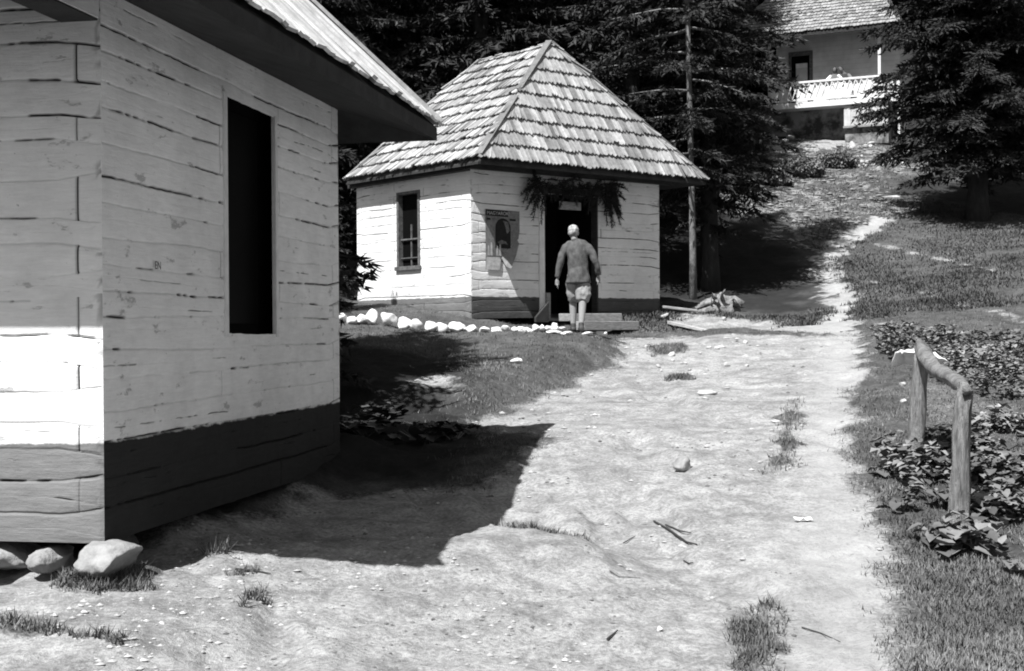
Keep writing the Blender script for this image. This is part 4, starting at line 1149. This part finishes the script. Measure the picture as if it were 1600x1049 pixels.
pebbles('earth_clods', 12000, 62, lambda x, y, rs: (dirtness(x, y) > .4) & (fbm(x * 1.2, y * 2.2, 72, 4) > .52) & (sdist(x, y, FOOT) < .1), .003, .022, M['clod'], (-.42, .3), (5.2, 21), label='dark earth clods and bark bits scattered on the track', cat='earth')
M['rubble'] = simple('hill_rubble', .1, .28, 3, .9, .3, .004)
pebbles('hillside_rubble', 9000, 63, lambda x, y, rs: (sdist(x, y, STONY) + (fbm(x, y, 73, 3) - .5) * 4 > 0), .008, .045, M['rubble'], (.1, .36), (28, 48), label='pale rubble scattered on the slope below the upper house', cat='rubble')

def rock_at(px, py, wpx, hpx, seed, label, mat='stone_pale', name='field_stone', dep=1.0, Y0=4.5, sink=.2):
    x, y = ray_ground(px, py, shape_h, Y0); s = y / F
    return rock(name, (x, y + wpx * s * .3, h1(x, y)), (wpx * s / 2, wpx * s / 2 * dep, hpx * s / 2 * 1.4), seed, M[mat], random.uniform(-.3, .3), sink, 3, label=label, cat='stone')
rock_at(1066, 733, 30, 24, 201, 'rounded stone standing up from the middle of the track', 'stone')
rock_at(1104, 620, 44, 7, 202, 'flat pale stone slab in the middle of the upper track', 'stone_pale', dep=.5)
rock_at(1214, 657, 18, 5, 203, 'narrow pale stone at the left edge of the grass strip in the track')
rock_at(1050, 559, 14, 8, 204, 'pale stone among the rubble at the top of the track', 'stone_pale')
rock_at(1010, 548, 10, 6, 205, 'small stone left of the rubble at the top of the track')
rock_at(1136, 572, 12, 8, 206, 'small stone right of the rubble at the top of the track')
rock_at(806, 568, 22, 8, 207, 'white stone on the grassy bank below the edging row', 'stone_white')
rock_at(1132, 503, 8, 6, 208, 'small pale stone on the dirt right of the hut', Y0=20)
rock_at(1413, 634, 12, 7, 209, 'pale stone on bare ground left of the farther fence post')
rock_at(1411, 602, 12, 6, 210, 'pale stone above another behind the farther fence post')
rock_at(1560, 640, 14, 6, 211, 'pale flat stone on bare ground right of the fence')
rock_at(1595, 664, 16, 6, 212, 'pale flat stone at the right edge beyond the fence')
rock_at(1028, 986, 10, 7, 213, 'small white stone on the track near the bottom of the picture', 'stone_white')
rock_at(592, 918, 10, 4, 214, 'thin pale stone flake on the track below the shadow')
rock_at(372, 912, 14, 5, 215, 'pale stone chip on the track below the near log house corner')
for i in range(12):
    px = random.uniform(1010, 1170); py = random.uniform(538, 580)
    rock_at(px, py, random.uniform(5, 11), random.uniform(3, 6), 230 + i, 'small broken stone in the rubble patch at the top of the track').__setitem__('group', 'broken stones at the top of the track')
# paper scrap
x, y = ray_ground(1253, 815, shape_h)
vs = []
for i in range(6):
    for j in range(5): vs.append((x + (i - 2.5) * .022, y + (j - 2) * .03, h1(x, y) + .012 + .02 * (mnoise(Vector((i * .8, j * .8, 4))) + .5)))
o = mesh_obj('paper_scrap', vs, [(i * 5 + j, (i + 1) * 5 + j, (i + 1) * 5 + j + 1, i * 5 + j + 1) for i in range(5) for j in range(4)], M['cloth_white'])
tag(o, 'crumpled white paper scrap on the right side of the track', 'paper')
# sticks
def stick(pts, r, label, mat='wood_dark'):
    q = []
    for (a, b) in pts:
        x, y = ray_ground(a, b, shape_h); q.append(Vector((x, y, h1(x, y) + r * 1.2)))
    r *= .62
    mb = MB(); mb.tube(q, [r * 1.1] + [r] * (len(q) - 2) + [r * .5], 6, .2); tag(mb.build('dry_stick', M[mat]), label, 'stick')
stick([(1020,805),(1045,822),(1070,838),(1087,848)], .011, 'longer dark stick lying across the track')
stick([(1038,812),(1060,822),(1078,830)], .009, 'shorter dark stick lying beside the long one on the track')
stick([(946,1000),(962,990)], .01, 'short dark twig on the track near the bottom of the picture')
stick([(972,768+63),(990,822)], .006, 'thin twig on the track left of the long stick')
stick([(950,895),(965,903),(998,906)], .006, 'curved pale twig on the track below the sticks', 'root_wood')
stick([(365,889),(390,893),(420,898)], .009, 'dark twig on the track right of the boulder')
stick([(1066,862),(1074,865),(1081,866)], .008, 'charred stick end below the long stick')
stick([(1250,972),(1280,980),(1310,992)], .005, 'thin long twig on the right side of the track')

# bleached stump and root beside the hut
sx, sy = (1130 - 800) / F * 25.2, 25.2; sz = h1(sx, sy)
mb = MB()
mb.tube([(sx, sy, sz - .1), (sx - .02, sy, sz + .1), (sx + .02, sy, sz + .3)], [.32, .26, .2], 12, .7, 4)
mb.tube([(sx + .02, sy, sz + .12), (sx + .22, sy - .03, sz + .2), (sx + .36, sy - .05, sz + .12)], [.14, .11, .07], 9, .6, 5)
mb.tube([(sx - .05, sy - .05, sz + .22), (sx - .3, sy - .1, sz + .16), (sx - .6, sy - .1, sz + .03), (sx - .85, sy - .05, sz - .0)], [.1, .075, .05, .035], 8, .5, 6)
mb.tube([(sx - .02, sy - .1, sz + .1), (sx - .35, sy - .25, sz + .02), (sx - .7, sy - .2, sz - .06)], [.09, .06, .04], 8, .5, 7)
mb.tube([(sx + .0, sy, sz + .25), (sx - .05, sy, sz + .36)], [.1, .03], 7, .5, 8)
rs = random.Random(3)
for k in range(9):
    a = rs.uniform(0, 6.28); q = Vector((sx + .22 * math.cos(a), sy + .2 * math.sin(a), sz + rs.uniform(.1, .25))); mb.tube([q, q + Vector((.12 * math.cos(a), .1 * math.sin(a), rs.uniform(-.05, .14))), q + Vector((.24 * math.cos(a + .3), .2 * math.sin(a + .3), rs.uniform(-.15, .2)))], [.05, .03, .008], 6, .5, k)
o = mb.build('tree_stump', M['root_wood'], None, True); tag(o, 'bleached gnarled stump with roots right of the hut', 'stump')
def gl(px, py, Y, dz=0):
    q = P(px, py, Y); return Vector((q.x, q.y, h1(q.x, q.y) + dz))
for i, (a, b, Y, lab) in enumerate([((1035, 0), (1090, 0), 24.6, 'pale plank lying at the right rear corner of the hut'), ((1033, 0), (1044, 0), 24.0, 'short pale plank end below the longer plank beside the hut'), ((1045, 0), (1110, 0), 23.4, 'long weathered plank edging the bare ground right of the hut')]):
    A = gl(a[0], 495, Y, .02 + .05 * (i == 0)); B = gl(b[0], 495, Y - .4 * (i == 2), .03)
    beam('plank', A, B, .16, .05, M['plank'], label=lab, cat='plank')

# ------------------------------------------------------------------ upper house with the balcony
A2 = Vector((9.63, 50.0)); e2 = Vector((.906, -.42)).normalized(); b2 = Vector((-e2.y, e2.x))
up_h = empty('balcony_house', (A2.x, A2.y, 7.0 + EYE), 0, label='pale house high on the slope with a lattice balcony under a shingle roof', cat='house')
def up(t, d, z): q = A2 + e2 * t + b2 * d; return Vector((q.x, q.y, z + EYE))
def ubox(mb, t0, t1, d0, d1, z0, z1, jit=0, tone=None):
    a = up(t0, d0, z0); mb.box(a, up(t1, d0, z0) - a, up(t0, d1, z0) - a, Vector((0, 0, z1 - z0)), jit, tone)
def hboard(name):
    t = NT(name); t.rough(.85); p = t.pos(); s = t.N('ShaderNodeSeparateXYZ'); t.L(p, s.inputs[0])
    fr = t.math('FRACT', t.math('MULTIPLY', s.outputs['Z'], 5.5)); ln = t.ramp(fr, .0, .1, .7, 1)
    v = t.mix(t.ramp(t.noise(3, 5, .6, p), .3, .7), .5, .66); t.color(t.math('MULTIPLY', v, ln)); return t.m
M['hboard'] = hboard('pale_horizontal_boards')
WD = .75
mb = MB()
ubox(mb, .08, .62, WD, WD + .1, 8.2, 11.2); ubox(mb, 1.42, 4.6, WD, WD + .1, 8.2, 11.2); ubox(mb, .62, 1.42, WD, WD + .1, 10.25, 11.2)
ubox(mb, .08, .18, WD + .1, 5, 8.2, 11.2); ubox(mb, 4.5, 4.6, WD + .1, 5, 7, 11.2); ubox(mb, .45, 4.6, 4.9, 5, 7, 11.2)
put(mb.build('house_wall', M['hboard']), up_h)
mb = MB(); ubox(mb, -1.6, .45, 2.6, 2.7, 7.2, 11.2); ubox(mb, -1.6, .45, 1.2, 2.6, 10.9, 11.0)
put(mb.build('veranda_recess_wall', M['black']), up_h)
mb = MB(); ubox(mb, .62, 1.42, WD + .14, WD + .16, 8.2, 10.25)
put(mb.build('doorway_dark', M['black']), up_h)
mb = MB(); ubox(mb, .56, .66, WD - .06, WD, 8.2, 10.3); ubox(mb, 1.34, 1.46, WD - .06, WD, 8.2, 10.3); ubox(mb, .66, 1.34, WD - .06, WD, 10.14, 10.3)
df = put(mb.build('door_frame', M['frame']), up_h)
mb = MB(); ubox(mb, .82, 1.25, WD + .02, WD + .06, 8.25, 9.85)
sub(mb.build('white_panel', M['board_white']), df)
mb = MB(); ubox(mb, .82, 1.25, WD + .01, WD + .016, 9.70, 9.86); sub(mb.build('white_top_panel', M['paint_white']), df)
mb = MB()
for t_ in (0, 2.0, 4.0):
    if t_ == 2.0: continue
    ubox(mb, t_ - .05, t_ + .05, 0, .1, 8.2, 10.8)
put(mb.build('veranda_post', M['paint_white']), up_h)
mb = MB(); ubox(mb, -1.6, 4.3, -.06, 1.5, 8.12, 8.22); ubox(mb, -1.6, 4.3, -.12, -.06, 8.06, 8.26)
put(mb.build('balcony_floor', M['paint_white']), up_h)
bal = None
mb = MB(); ubox(mb, -.1, 4.3, -.03, .05, 8.98, 9.05); ubox(mb, -.1, 4.3, -.02, .04, 8.34, 8.40)
bal = put(mb.build('balustrade', M['paint_white']), up_h)
mb = MB(); zA, zB = 8.4, 8.98
for k in range(18):
    t0 = .42 + k * .21
    for sg in (0, 1):
        a = up(t0 + (.21 if sg else 0), -.018 + .022 * sg, zA); b = up(t0 + (0 if sg else .21), -.018 + .022 * sg, zB)
        w3 = Vector((e2.x, e2.y, 0)) * .035; mb.box(a, w3, b - a, Vector((b2.x, b2.y, 0)) * .018)
sub(mb.build('lattice', M['paint_white']), bal)
mb = MB()
for k in range(9): ubox(mb, 1.05 + k * .34, 1.05 + k * .34 + .29, .012, .03, 8.42, 8.80 + .1 * ((k * 5) % 3) / 2, .008)
sub(mb.build('pale_cloth_panels', M['paint_white']), bal)
vs = [up(.2 + .13 * math.cos(a), -.04 * s_, 8.68 + .28 * math.sin(a)) for s_ in (1, 0) for a in np.linspace(0, 6.283, 21)[:-1]]
fs = [tuple(range(20)), tuple(range(39, 19, -1))] + [(i, (i + 1) % 20, 20 + (i + 1) % 20, 20 + i) for i in range(20)]
sub(mesh_obj('oval_panel', vs, fs, M['cloth_white']), bal)
mb = MB(); ubox(mb, -1.8, 2.75, .95, 1.05, 6.4, 8.12)
put(mb.build('basement_wall', M['plaster']), up_h)
mb = MB()
for k in range(13):
    ubox(mb, 2.74 + k * .12, 2.74 + k * .12 + .116, -.02 - .012 * (k % 2), .05, 7.30, 8.05, 0)
put(mb.build('boarded_wall', M['board_white']), up_h)
mb = MB(); ubox(mb, 2.72, 4.4, -.08, .1, 7.22, 7.29); put(mb.build('boarded_wall_sill', M['wood_grey']), up_h)
mb = MB(); ubox(mb, 2.76, 4.3, .06, 3.5, 6.6, 8.1); put(mb.build('basement_side', M['plaster']), up_h)
# roof
w0 = up(-1.6, -.38, 10.72); w1 = up(4.65, -.38, 10.76); v1 = up(4.65, 6, 10.76); v0 = up(-1.6, 6, 10.72)
g0 = up(0.3, 2.6, 13.6); g1 = up(3.2, 2.6, 13.6)
inn2 = [up(-1.2, 0, 10.9), up(-1.2, 5.2, 10.9), up(4.4, 5.2, 10.9), up(4.4, 0, 10.9)]
inn2 = [inn2[0], inn2[3], inn2[2], inn2[1]]
rf2 = roof_deck('roof', [w0, w1, v1, v0], g0, g1, inn2, M['soffit'], up_h, .1)
sub(put(shakes('shingles', w0, w1, g0, g1, M['shake_far'], up_h, .21, .13, .34, .03, 81, lift=.05, jag=.02), up_h), rf2)
sub(put(shakes('shingles', w1, v1, g1, g1, M['shake_far'], up_h, .21, .18, .34, .03, 82, lift=.05, jag=.02), up_h), rf2)
sub(put(shakes('shingles', v0, w0, g0, g0, M['shake_far'], up_h, .21, .18, .34, .03, 83, lift=.05, jag=.02), up_h), rf2)

# dry stone wall and boulders below the upper house
sw = empty('stone_wall', G(1400, 248), 0, label='low tumbled dry stone wall below the balcony house', cat='stone wall')
rs = random.Random(5); VV = []; FF = []; nb = 0
for row in range(3):
    for px in np.arange(1318, 1520, 6.5):
        x, y = ray_ground(px + rs.uniform(-2, 2), 262 - (px - 1318) * .03, base_h, 30)
        me = rock_mesh((rs.uniform(.06, .14), .12, rs.uniform(.05, .09)), rs.randint(0, 9999), 2)
        o_ = Vector((x, y + .15 + row * .04, h1(x, y) + .04 + row * .13 + rs.uniform(-.03, .03)))
        if row == 2 and rs.random() < .35: continue
        for v in me.vertices: VV.append(v.co + o_)
        for p in me.polygons: FF.append(tuple(nb + i for i in p.vertices))
        nb += len(me.vertices); bpy.data.meshes.remove(me)
put(mesh_obj('wall_stones', VV, FF, M['stone_pale'], None, True), sw)
for i in range(16):
    px = rs.uniform(1330, 1385); py = rs.uniform(212, 236)
    o = rock_at(px, py, rs.uniform(8, 18), rs.uniform(5, 10), 700 + i, 'pale block in the stone heap under the boarded wall of the balcony house', 'stone_pale', 'heap_stone', 1, 30); o['group'] = 'stones heaped under the boarded wall'
for i in range(10):
    px = rs.uniform(1200, 1245); py = rs.uniform(205, 228)
    o = rock_at(px, py, rs.uniform(6, 15), rs.uniform(4, 10), 730 + i, 'pale stone in the rubble left of the basement of the balcony house', 'stone_pale', 'heap_stone', 1, 30); o['group'] = 'rubble stones left of the basement'
rock_at(1483, 247, 22, 12, 760, 'bright white boulder left of the big spruce trunk', 'stone_white', 'boulder', 1, 30)
rock_at(1402, 311, 44, 5, 761, 'thin pale stone ledge at the edge of the spruce shadow', 'stone_pale', 'ledge_stone', .4, 30)
# shrubs on the slope under the house
def shrub(px, py, wpx, hpx, n, seed, label, Y0=28, mat='grass'):
    x, y = ray_ground(px, py, shape_h, Y0); s = y / F; r = wpx * s / 2; hh = hpx * s
    rs_ = np.random.RandomState(seed); u_ = rs_.normal(0, 1, (n, 3)); u_ /= np.linalg.norm(u_, axis=1)[:, None]; rad = rs_.uniform(.5, 1, n)[:, None] ** .5
    lump = 1 + .35 * (np.sin(u_[:, :1] * 5 + seed) * np.cos(u_[:, 1:2] * 4 + seed))
    p = u_ * rad * lump * np.array([r, r * .8, hh * .55]); p[:, 2] += hh * .45
    d = rs_.normal(0, 1, (n, 3)); d /= np.linalg.norm(d, axis=1)[:, None]; sd = np.cross(d, rs_.normal(0, 1, (n, 3))); sd /= np.linalg.norm(sd, axis=1)[:, None]
    V = tris_from(p, d * .11, sd, .04)
    root = empty('shrub', (x, y, h1(x, y)), 0, label=label, cat='shrub')
    np_mesh_obj('foliage', V, np.arange(len(V)).reshape(-1, 3), M[mat], root, False, {'tone': np.repeat(rs_.rand(n), 3)}, 3)
    mb = MB()
    for k in range(5): mb.tube([(0, 0, -.05), (rs_.uniform(-.5, .5) * r, rs_.uniform(-.3, .3) * r, hh * .6)], [.02, .008], 5)
    mb.build('stems', M['bark_dark'], root)
shrub(1255, 275, 70, 26, 2200, 1, 'dark low shrub on the slope left below the balcony')
shrub(1310, 262, 60, 22, 2000, 2, 'low shrub on the slope in the middle below the balcony')
shrub(1420, 236, 40, 22, 1500, 3, 'shrub beside the stone heap under the big spruce')
shrub(1215, 290, 50, 20, 1500, 4, 'small shrub by the overhanging boughs on the slope')
shrub(545, 470, 36, 30, 1500, 6, 'dark bush glimpsed between the near log house and the hut', 20, 'needle_dark')

# ------------------------------------------------------------------ people
def ring_chain(mb, pts, n=12):
    """pts: (x,y,z,rx,ry) rings stacked into a closed tube with rounded ends"""
    vs = []; fs = []
    P_ = [Vector(p[:3]) for p in pts]
    for i, p in enumerate(pts):
        d = (P_[min(i + 1, len(P_) - 1)] - P_[max(i - 1, 0)]).normalized()
        a = Vector((1, 0, 0)) - d * d.x; a.normalize(); b = d.cross(a)
        for k in range(n):
            th = 2 * math.pi * k / n; vs.append(P_[i] + a * math.cos(th) * p[3] + b * math.sin(th) * p[4])
    m = len(pts)
    for i in range(m - 1):
        for k in range(n): fs.append((i * n + k, i * n + (k + 1) % n, (i + 1) * n + (k + 1) % n, (i + 1) * n + k))
    e0 = P_[0] - (P_[1] - P_[0]).normalized() * min(pts[0][3], pts[0][4]) * .4; e1 = P_[-1] + (P_[-1] - P_[-2]).normalized() * min(pts[-1][3], pts[-1][4]) * .4
    vs += [e0, e1]; b0 = m * n
    for k in range(n): fs.append((b0, (k + 1) % n, k)); fs.append((b0 + 1, (m - 1) * n + k, (m - 1) * n + (k + 1) % n))
    mb.add(vs, fs)
def fuse(name, mb, mat, parent, vox=.012, sm=6, fold=0):
    o = mesh_obj('tmp', mb.v, mb.f, None)
    md = o.modifiers.new('r', 'REMESH'); md.mode = 'VOXEL'; md.voxel_size = vox; md.use_smooth_shade = True
    ms = o.modifiers.new('s', 'SMOOTH'); ms.iterations = sm; ms.factor = .5
    bpy.context.view_layer.update()
    me = bpy.data.meshes.new_from_object(o.evaluated_get(bpy.context.evaluated_depsgraph_get())); bpy.data.objects.remove(o)
    if fold:
        ns = [v.normal.copy() for v in me.vertices]
        for v, n_ in zip(me.vertices, ns):
            p = v.co; k = mnoise(Vector((p.x * 8 + p.z * 4, p.y * 6, p.z * 6 - p.x * 6 + 3))) + .35 * mnoise(Vector((p.x * 22, p.y * 16, p.z * 12)))
            v.co = p + n_ * fold * k
    me.name = name; me.materials.clear(); me.materials.append(mat)
    return link(bpy.data.objects.new(name, me), parent)
def c(mb, *pts, n=12): ring_chain(mb, [p if len(p) == 5 else (p[0], p[1], p[2], p[3], p[3]) for p in pts], n)
def hand(mb, x, y, z, sg, s=1.0):
    c(mb, (x, y, z + .02, .026, .018), (x, y, z - .02, .036, .017), (x, y + .005, z - .075, .038, .016), n=10)
    for k, L in enumerate((.062, .072, .068, .052)):
        yy = y + .03 - k * .019; 
        c(mb, (x, yy, z - .07, .0095), (x - sg * .006, yy, z - .07 - L * .5, .009), (x - sg * .018, yy, z - .07 - L, .007), n=8)
    c(mb, (x, y + .03, z - .01, .013), (x - sg * .006, y + .055, z - .045, .0105), (x - sg * .01, y + .06, z - .08, .008), n=8)
# local: +y is the way he walks, x to his right, z up
man = empty('person', (0, 0, 0), 0, label='white haired man in tweed jacket and knee breeches walking away towards the hut door', cat='person')
mb = MB()
c(mb, (.01, .0, .93, .15, .11), (.01, .0, 1.08, .135, .10), (.0, .02, 1.28, .15, .10), (-.01, .045, 1.38, .14, .075), (-.02, .06, 1.44, .075, .06))          # trunk
c(mb, (-.03, .07, 1.44, .058), (-.045, .085, 1.52, .055), (-.055, .10, 1.56, .05))          # neck
c(mb, (-.055, .115, 1.525, .045, .05), (-.058, .115, 1.57, .07, .085), (-.06, .105, 1.62, .077, .096), (-.06, .095, 1.67, .07, .085), (-.06, .09, 1.70, .04, .05), n=14)  # head, chin tucked
c(mb, (-.058, .205, 1.60, .012), (-.058, .222, 1.588, .013), (-.058, .212, 1.575, .015), n=8)  # nose
for sg in (-1, 1): c(mb, (-.058 + sg * .076, .10, 1.628, .012, .02), (-.058 + sg * .082, .098, 1.60, .012, .022), (-.058 + sg * .076, .10, 1.575, .01, .014), n=8)
c(mb, (-.058, .2, 1.545, .022, .010), (-.058, .202, 1.538, .022, .008), n=8)                    # lips
# arms
LA = [(-.18, .04, 1.37, .045), (-.245, .02, 1.26, .046), (-.275, 0, 1.12, .042), (-.30, .0, 1.0, .036), (-.325, .0, .87, .028)]
RA = [(.165, .04, 1.37, .045), (.235, .0, 1.27, .046), (.285, -.03, 1.13, .042), (.32, .0, 1.02, .036), (.335, .07, .92, .028)]
c(mb, *LA); c(mb, *RA); hand(mb, -.33, .0, .83, -1); hand(mb, .338, .085, .885, 1)
# legs: left forward on the rise, right pushing off
LLg = [(-.075, .02, .92, .095), (-.08, .10, .72, .078), (-.07, .17, .52, .058), (-.07, .16, .36, .056), (-.07, .14, .16, .038), (-.07, .135, .09, .036)]
RLg = [(.085, .0, .92, .095), (.09, -.02, .70, .078), (.08, -.02, .50, .058), (.07, -.09, .34, .056), (.05, -.17, .14, .038), (.05, -.18, .09, .036)]
c(mb, *LLg); c(mb, *RLg)
c(mb, (-.07, .11, .05, .035), (-.072, .2, .04, .038, .03), (-.075, .3, .03, .035, .02)); c(mb, (.05, -.21, .06, .035), (.05, -.11, .04, .038, .03), (.052, -.02, .025, .035, .02))
fuse('body', mb, M['skin'], man, .009, 3)
mb = MB()   # jacket
c(mb, (.015, -.01, .79, .205, .155), (.015, -.008, .90, .185, .138), (.01, .0, 1.05, .162, .12), (.005, .015, 1.18, .168, .125), (0, .03, 1.30, .185, .125), (-.005, .045, 1.39, .19, .11), (-.015, .055, 1.445, .13, .09), (-.025, .065, 1.475, .07, .07), n=20)
c(mb, (-.02, .055, 1.43, .075), (-.12, .045, 1.405, .078), (-.185, .035, 1.365, .07), (-.25, .02, 1.25, .063), (-.28, .0, 1.11, .058), (-.305, .0, .99, .052), (-.325, .0, .885, .046))
c(mb, (0, .055, 1.43, .075), (.11, .045, 1.41, .078), (.175, .03, 1.365, .07), (.245, .0, 1.25, .064), (.292, -.03, 1.12, .058), (.322, .0, 1.03, .052), (.335, .06, .935, .046))
c(mb, (-.03, .06, 1.45, .085, .08), (-.035, .07, 1.49, .066, .066))
jk = fuse('jacket', mb, M['tweed'], man, .010, 5, .013)
mb = MB(); c(mb, (-.03, .055, 1.455, .085, .075), (-.035, .062, 1.495, .068, .064), n=16); fuse('collar', mb, M['dark_cloth'], man, .008, 1)
mb = MB()   # knee breeches
c(mb, (.005, .0, .98, .15, .115), (.005, .01, .86, .17, .13), (.005, .02, .80, .165, .125))
c(mb, (-.07, .02, .86, .105, .11), (-.075, .07, .74, .105, .11), (-.072, .125, .60, .112, .115), (-.07, .16, .51, .10, .10), (-.075, .165, .49, .062, .062), n=16)
c(mb, (.08, .0, .86, .105, .11), (.088, -.015, .74, .11, .11), (.088, -.02, .60, .122, .12), (.082, -.03, .50, .108, .105), (.08, -.05, .47, .064, .064), n=16)
fuse('knee_breeches', mb, M['twill'], man, .010, 2, .030)
for nm, pts in (('sock', [(-.073, .165, .50, .062), (-.07, .16, .38, .060), (-.07, .15, .25, .052), (-.07, .14, .12, .043)]), ('sock', [(.078, -.05, .48, .062), (.07, -.09, .36, .060), (.06, -.135, .24, .052), (.05, -.175, .13, .043)])):
    mb = MB(); c(mb, *pts); fuse(nm, mb, M['sock'], man, .009, 2)
mb = MB(); c(mb, (-.07, .12, .13, .047), (-.07, .11, .06, .046, .05)); c(mb, (-.07, .07, .04, .042, .04), (-.072, .17, .045, .05, .042), (-.074, .27, .035, .05, .034), (-.075, .34, .025, .035, .022)); c(mb, (-.07, .1, .02, .05, .055), (-.07, .1, .06, .05, .055)); fuse('shoe', mb, M['leather'], man, .009, 3)
mb = MB(); c(mb, (.05, -.185, .14, .047), (.05, -.2, .07, .046, .05)); c(mb, (.05, -.27, .05, .048, .05), (.05, -.15, .045, .056, .048), (.052, -.05, .035, .05, .034), (.053, .02, .022, .035, .022)); fuse('shoe', mb, M['leather'], man, .009, 3)
mb = MB(); c(mb, (-.06, .07, 1.572, .07, .06), (-.061, .072, 1.61, .086, .08), (-.062, .074, 1.655, .092, .094), (-.062, .085, 1.70, .072, .08), (-.062, .088, 1.722, .04, .045), n=14)
fuse('hair', mb, M['hair_white'], man, .006, 1, .022)
mx, my = ray_ground(903, 524, shape_h, 15)
man.location = (mx, my, h1(mx, my) + .015); man.rotation_euler = (0, 0, -.02); man.scale = (1, 1, 1); man.scale *= my / F * 168 / 1.74; print('MAN', mx, my, tuple(man.scale))

def balcony_person(t_, d_, label, top, hair_tilt, lean, sleeve, skirt):
    root = empty('person', up(t_, d_, 8.22), math.atan2(e2.y, e2.x) + math.pi, label=label, cat='person')
    m = MB()   # local -y... faces the viewer: +y towards the balustrade
    lx = lean
    c(m, (0, 0, .55, .15, .11), (lx * .3, .02, .75, .13, .1), (lx * .7, .05, .95, .16, .1), (lx, .07, 1.06, .1, .08))
    c(m, (lx, .08, 1.04, .05), (lx + hair_tilt * .05, .1, 1.14, .045))
    c(m, (lx + hair_tilt * .07, .12, 1.10, .05, .05), (lx + hair_tilt * .09, .12, 1.16, .072, .085), (lx + hair_tilt * .12, .11, 1.22, .074, .09), (lx + hair_tilt * .14, .1, 1.28, .05, .06))
    for sg in (-1, 1):
        c(m, (lx + sg * .15, .06, 1.0, .045), (lx + sg * .24, .14, .82, .04), (lx * .5 + sg * .16, .3, .80, .032), (lx * .5 + sg * .10, .36, .82, .026))
        hx_ = lx * .5 + sg * .09
        for k in range(4): c(m, (hx_ - sg * .01, .36 + k * .016 - .02, .82, .009), (hx_ - sg * .05, .37 + k * .016 - .02, .80, .008), (hx_ - sg * .075, .37 + k * .016 - .02, .775, .007), n=6)
        c(m, (hx_, .345, .84, .01), (hx_ - sg * .03, .355, .855, .008), n=6)
        c(m, (sg * .09, 0, .55, .09), (sg * .1, .3, .50, .07), (sg * .1, .38, .45, .055), (sg * .1, .36, .1, .04), (sg * .1, .42, .04, .035))
    fuse('body', m, M['skin_dark'], root, .012, 3)
    m = MB(); c(m, (0, 0, .52, .17, .13), (lx * .3, .02, .75, .15, .115), (lx * .7, .05, .93, .175, .115), (lx, .07, 1.04, .12, .09)); fuse('vest', m, top, root, .014, 4)
    for sg in (-1, 1):
        m = MB(); c(m, (lx + sg * .13, .06, 1.0, .065), (lx + sg * .25, .14, .84, .075), (lx * .6 + sg * .19, .26, .80, .055)); fuse('sleeve', m, sleeve, root, .014, 3)
    m = MB(); c(m, (lx + hair_tilt * .08, .06, 1.12, .07, .06), (lx + hair_tilt * .10, .07, 1.2, .086, .085), (lx + hair_tilt * .14, .08, 1.27, .075, .085), (lx + hair_tilt * .15, .09, 1.31, .04, .045)); fuse('hair', m, M['hair_dark'], root, .012, 3)
    m = MB(); c(m, (0, 0, .60, .17, .13), (0, .12, .5, .22, .2), (0, .28, .3, .24, .22), (0, .32, .08, .24, .2)); fuse('skirt', m, skirt, root, .016, 4)
    # low bench
    m = MB(); q = up(t_, d_ + .05, 8.22); m.box(Vector((q.x, q.y, q.z)) - f3(e2) * .25 - f3(b2) * .15, f3(e2) * .5, f3(b2) * .3, Vector((0, 0, .44)))
    tag(m.build('bench_seat', M['wood_dark']), 'low box seat under the ' + label.split(' with ')[0], 'seat')
    return root
balcony_person(2.32, .42, 'dark haired person with white sleeves seated behind the balcony lattice', M['grey_cloth'], -.1, -.02, M['cloth_white'], M['cloth_white'])
balcony_person(2.72, .42, 'dark haired person in grey with head bent left leaning over the balcony rail', M['dark_cloth'], 1.2, .02, M['grey_cloth'], M['cloth_white'])

# ------------------------------------------------------------------ world, sun, camera
SV = Vector((-.37, -.55, 1.0)).normalized()
W = bpy.data.worlds.new('World'); SC.world = W; W.use_nodes = True
nt = W.node_tree; bg = nt.nodes['Background']
sky = nt.nodes.new('ShaderNodeTexSky'); sky.sky_type = 'NISHITA'; sky.sun_disc = False
sky.sun_elevation = math.asin(SV.z); sky.sun_rotation = math.atan2(SV.x, SV.y)
bw = nt.nodes.new('ShaderNodeRGBToBW'); nt.links.new(sky.outputs[0], bw.inputs[0]); nt.links.new(bw.outputs[0], bg.inputs['Color'])
bg.inputs['Strength'].default_value = .058
sd = bpy.data.lights.new('sun', 'SUN'); sd.energy = 4.6; sd.angle = math.radians(.5); sd.color = (1, 1, 1)
so = bpy.data.objects.new('sun', sd); link(so); so.rotation_euler = SV.to_track_quat('Z', 'Y').to_euler(); so.location = (-10, -15, 30)

cam = bpy.data.cameras.new('camera'); cam.lens = F / 1600 * 36; cam.sensor_width = 36; cam.sensor_fit = 'HORIZONTAL'; cam.clip_end = 600; cam.clip_start = .05
co = bpy.data.objects.new('camera', cam); link(co); co.location = (0, 0, EYE)
roll = math.atan(.007); pitch = -math.atan(9.5 / F)
co.rotation_euler = (Matrix.Rotation(math.pi / 2 + pitch, 3, 'X') @ Matrix.Rotation(-roll, 3, 'Z')).to_euler()
SC.camera = co
vs_ = SC.view_settings; vs_.view_transform = 'Standard'; vs_.look = 'None'; vs_.gamma = 1; vs_.exposure = 1.02
SC.cycles.max_bounces = 6; SC.cycles.diffuse_bounces = 4
SC.cycles.filter_width = 1.9
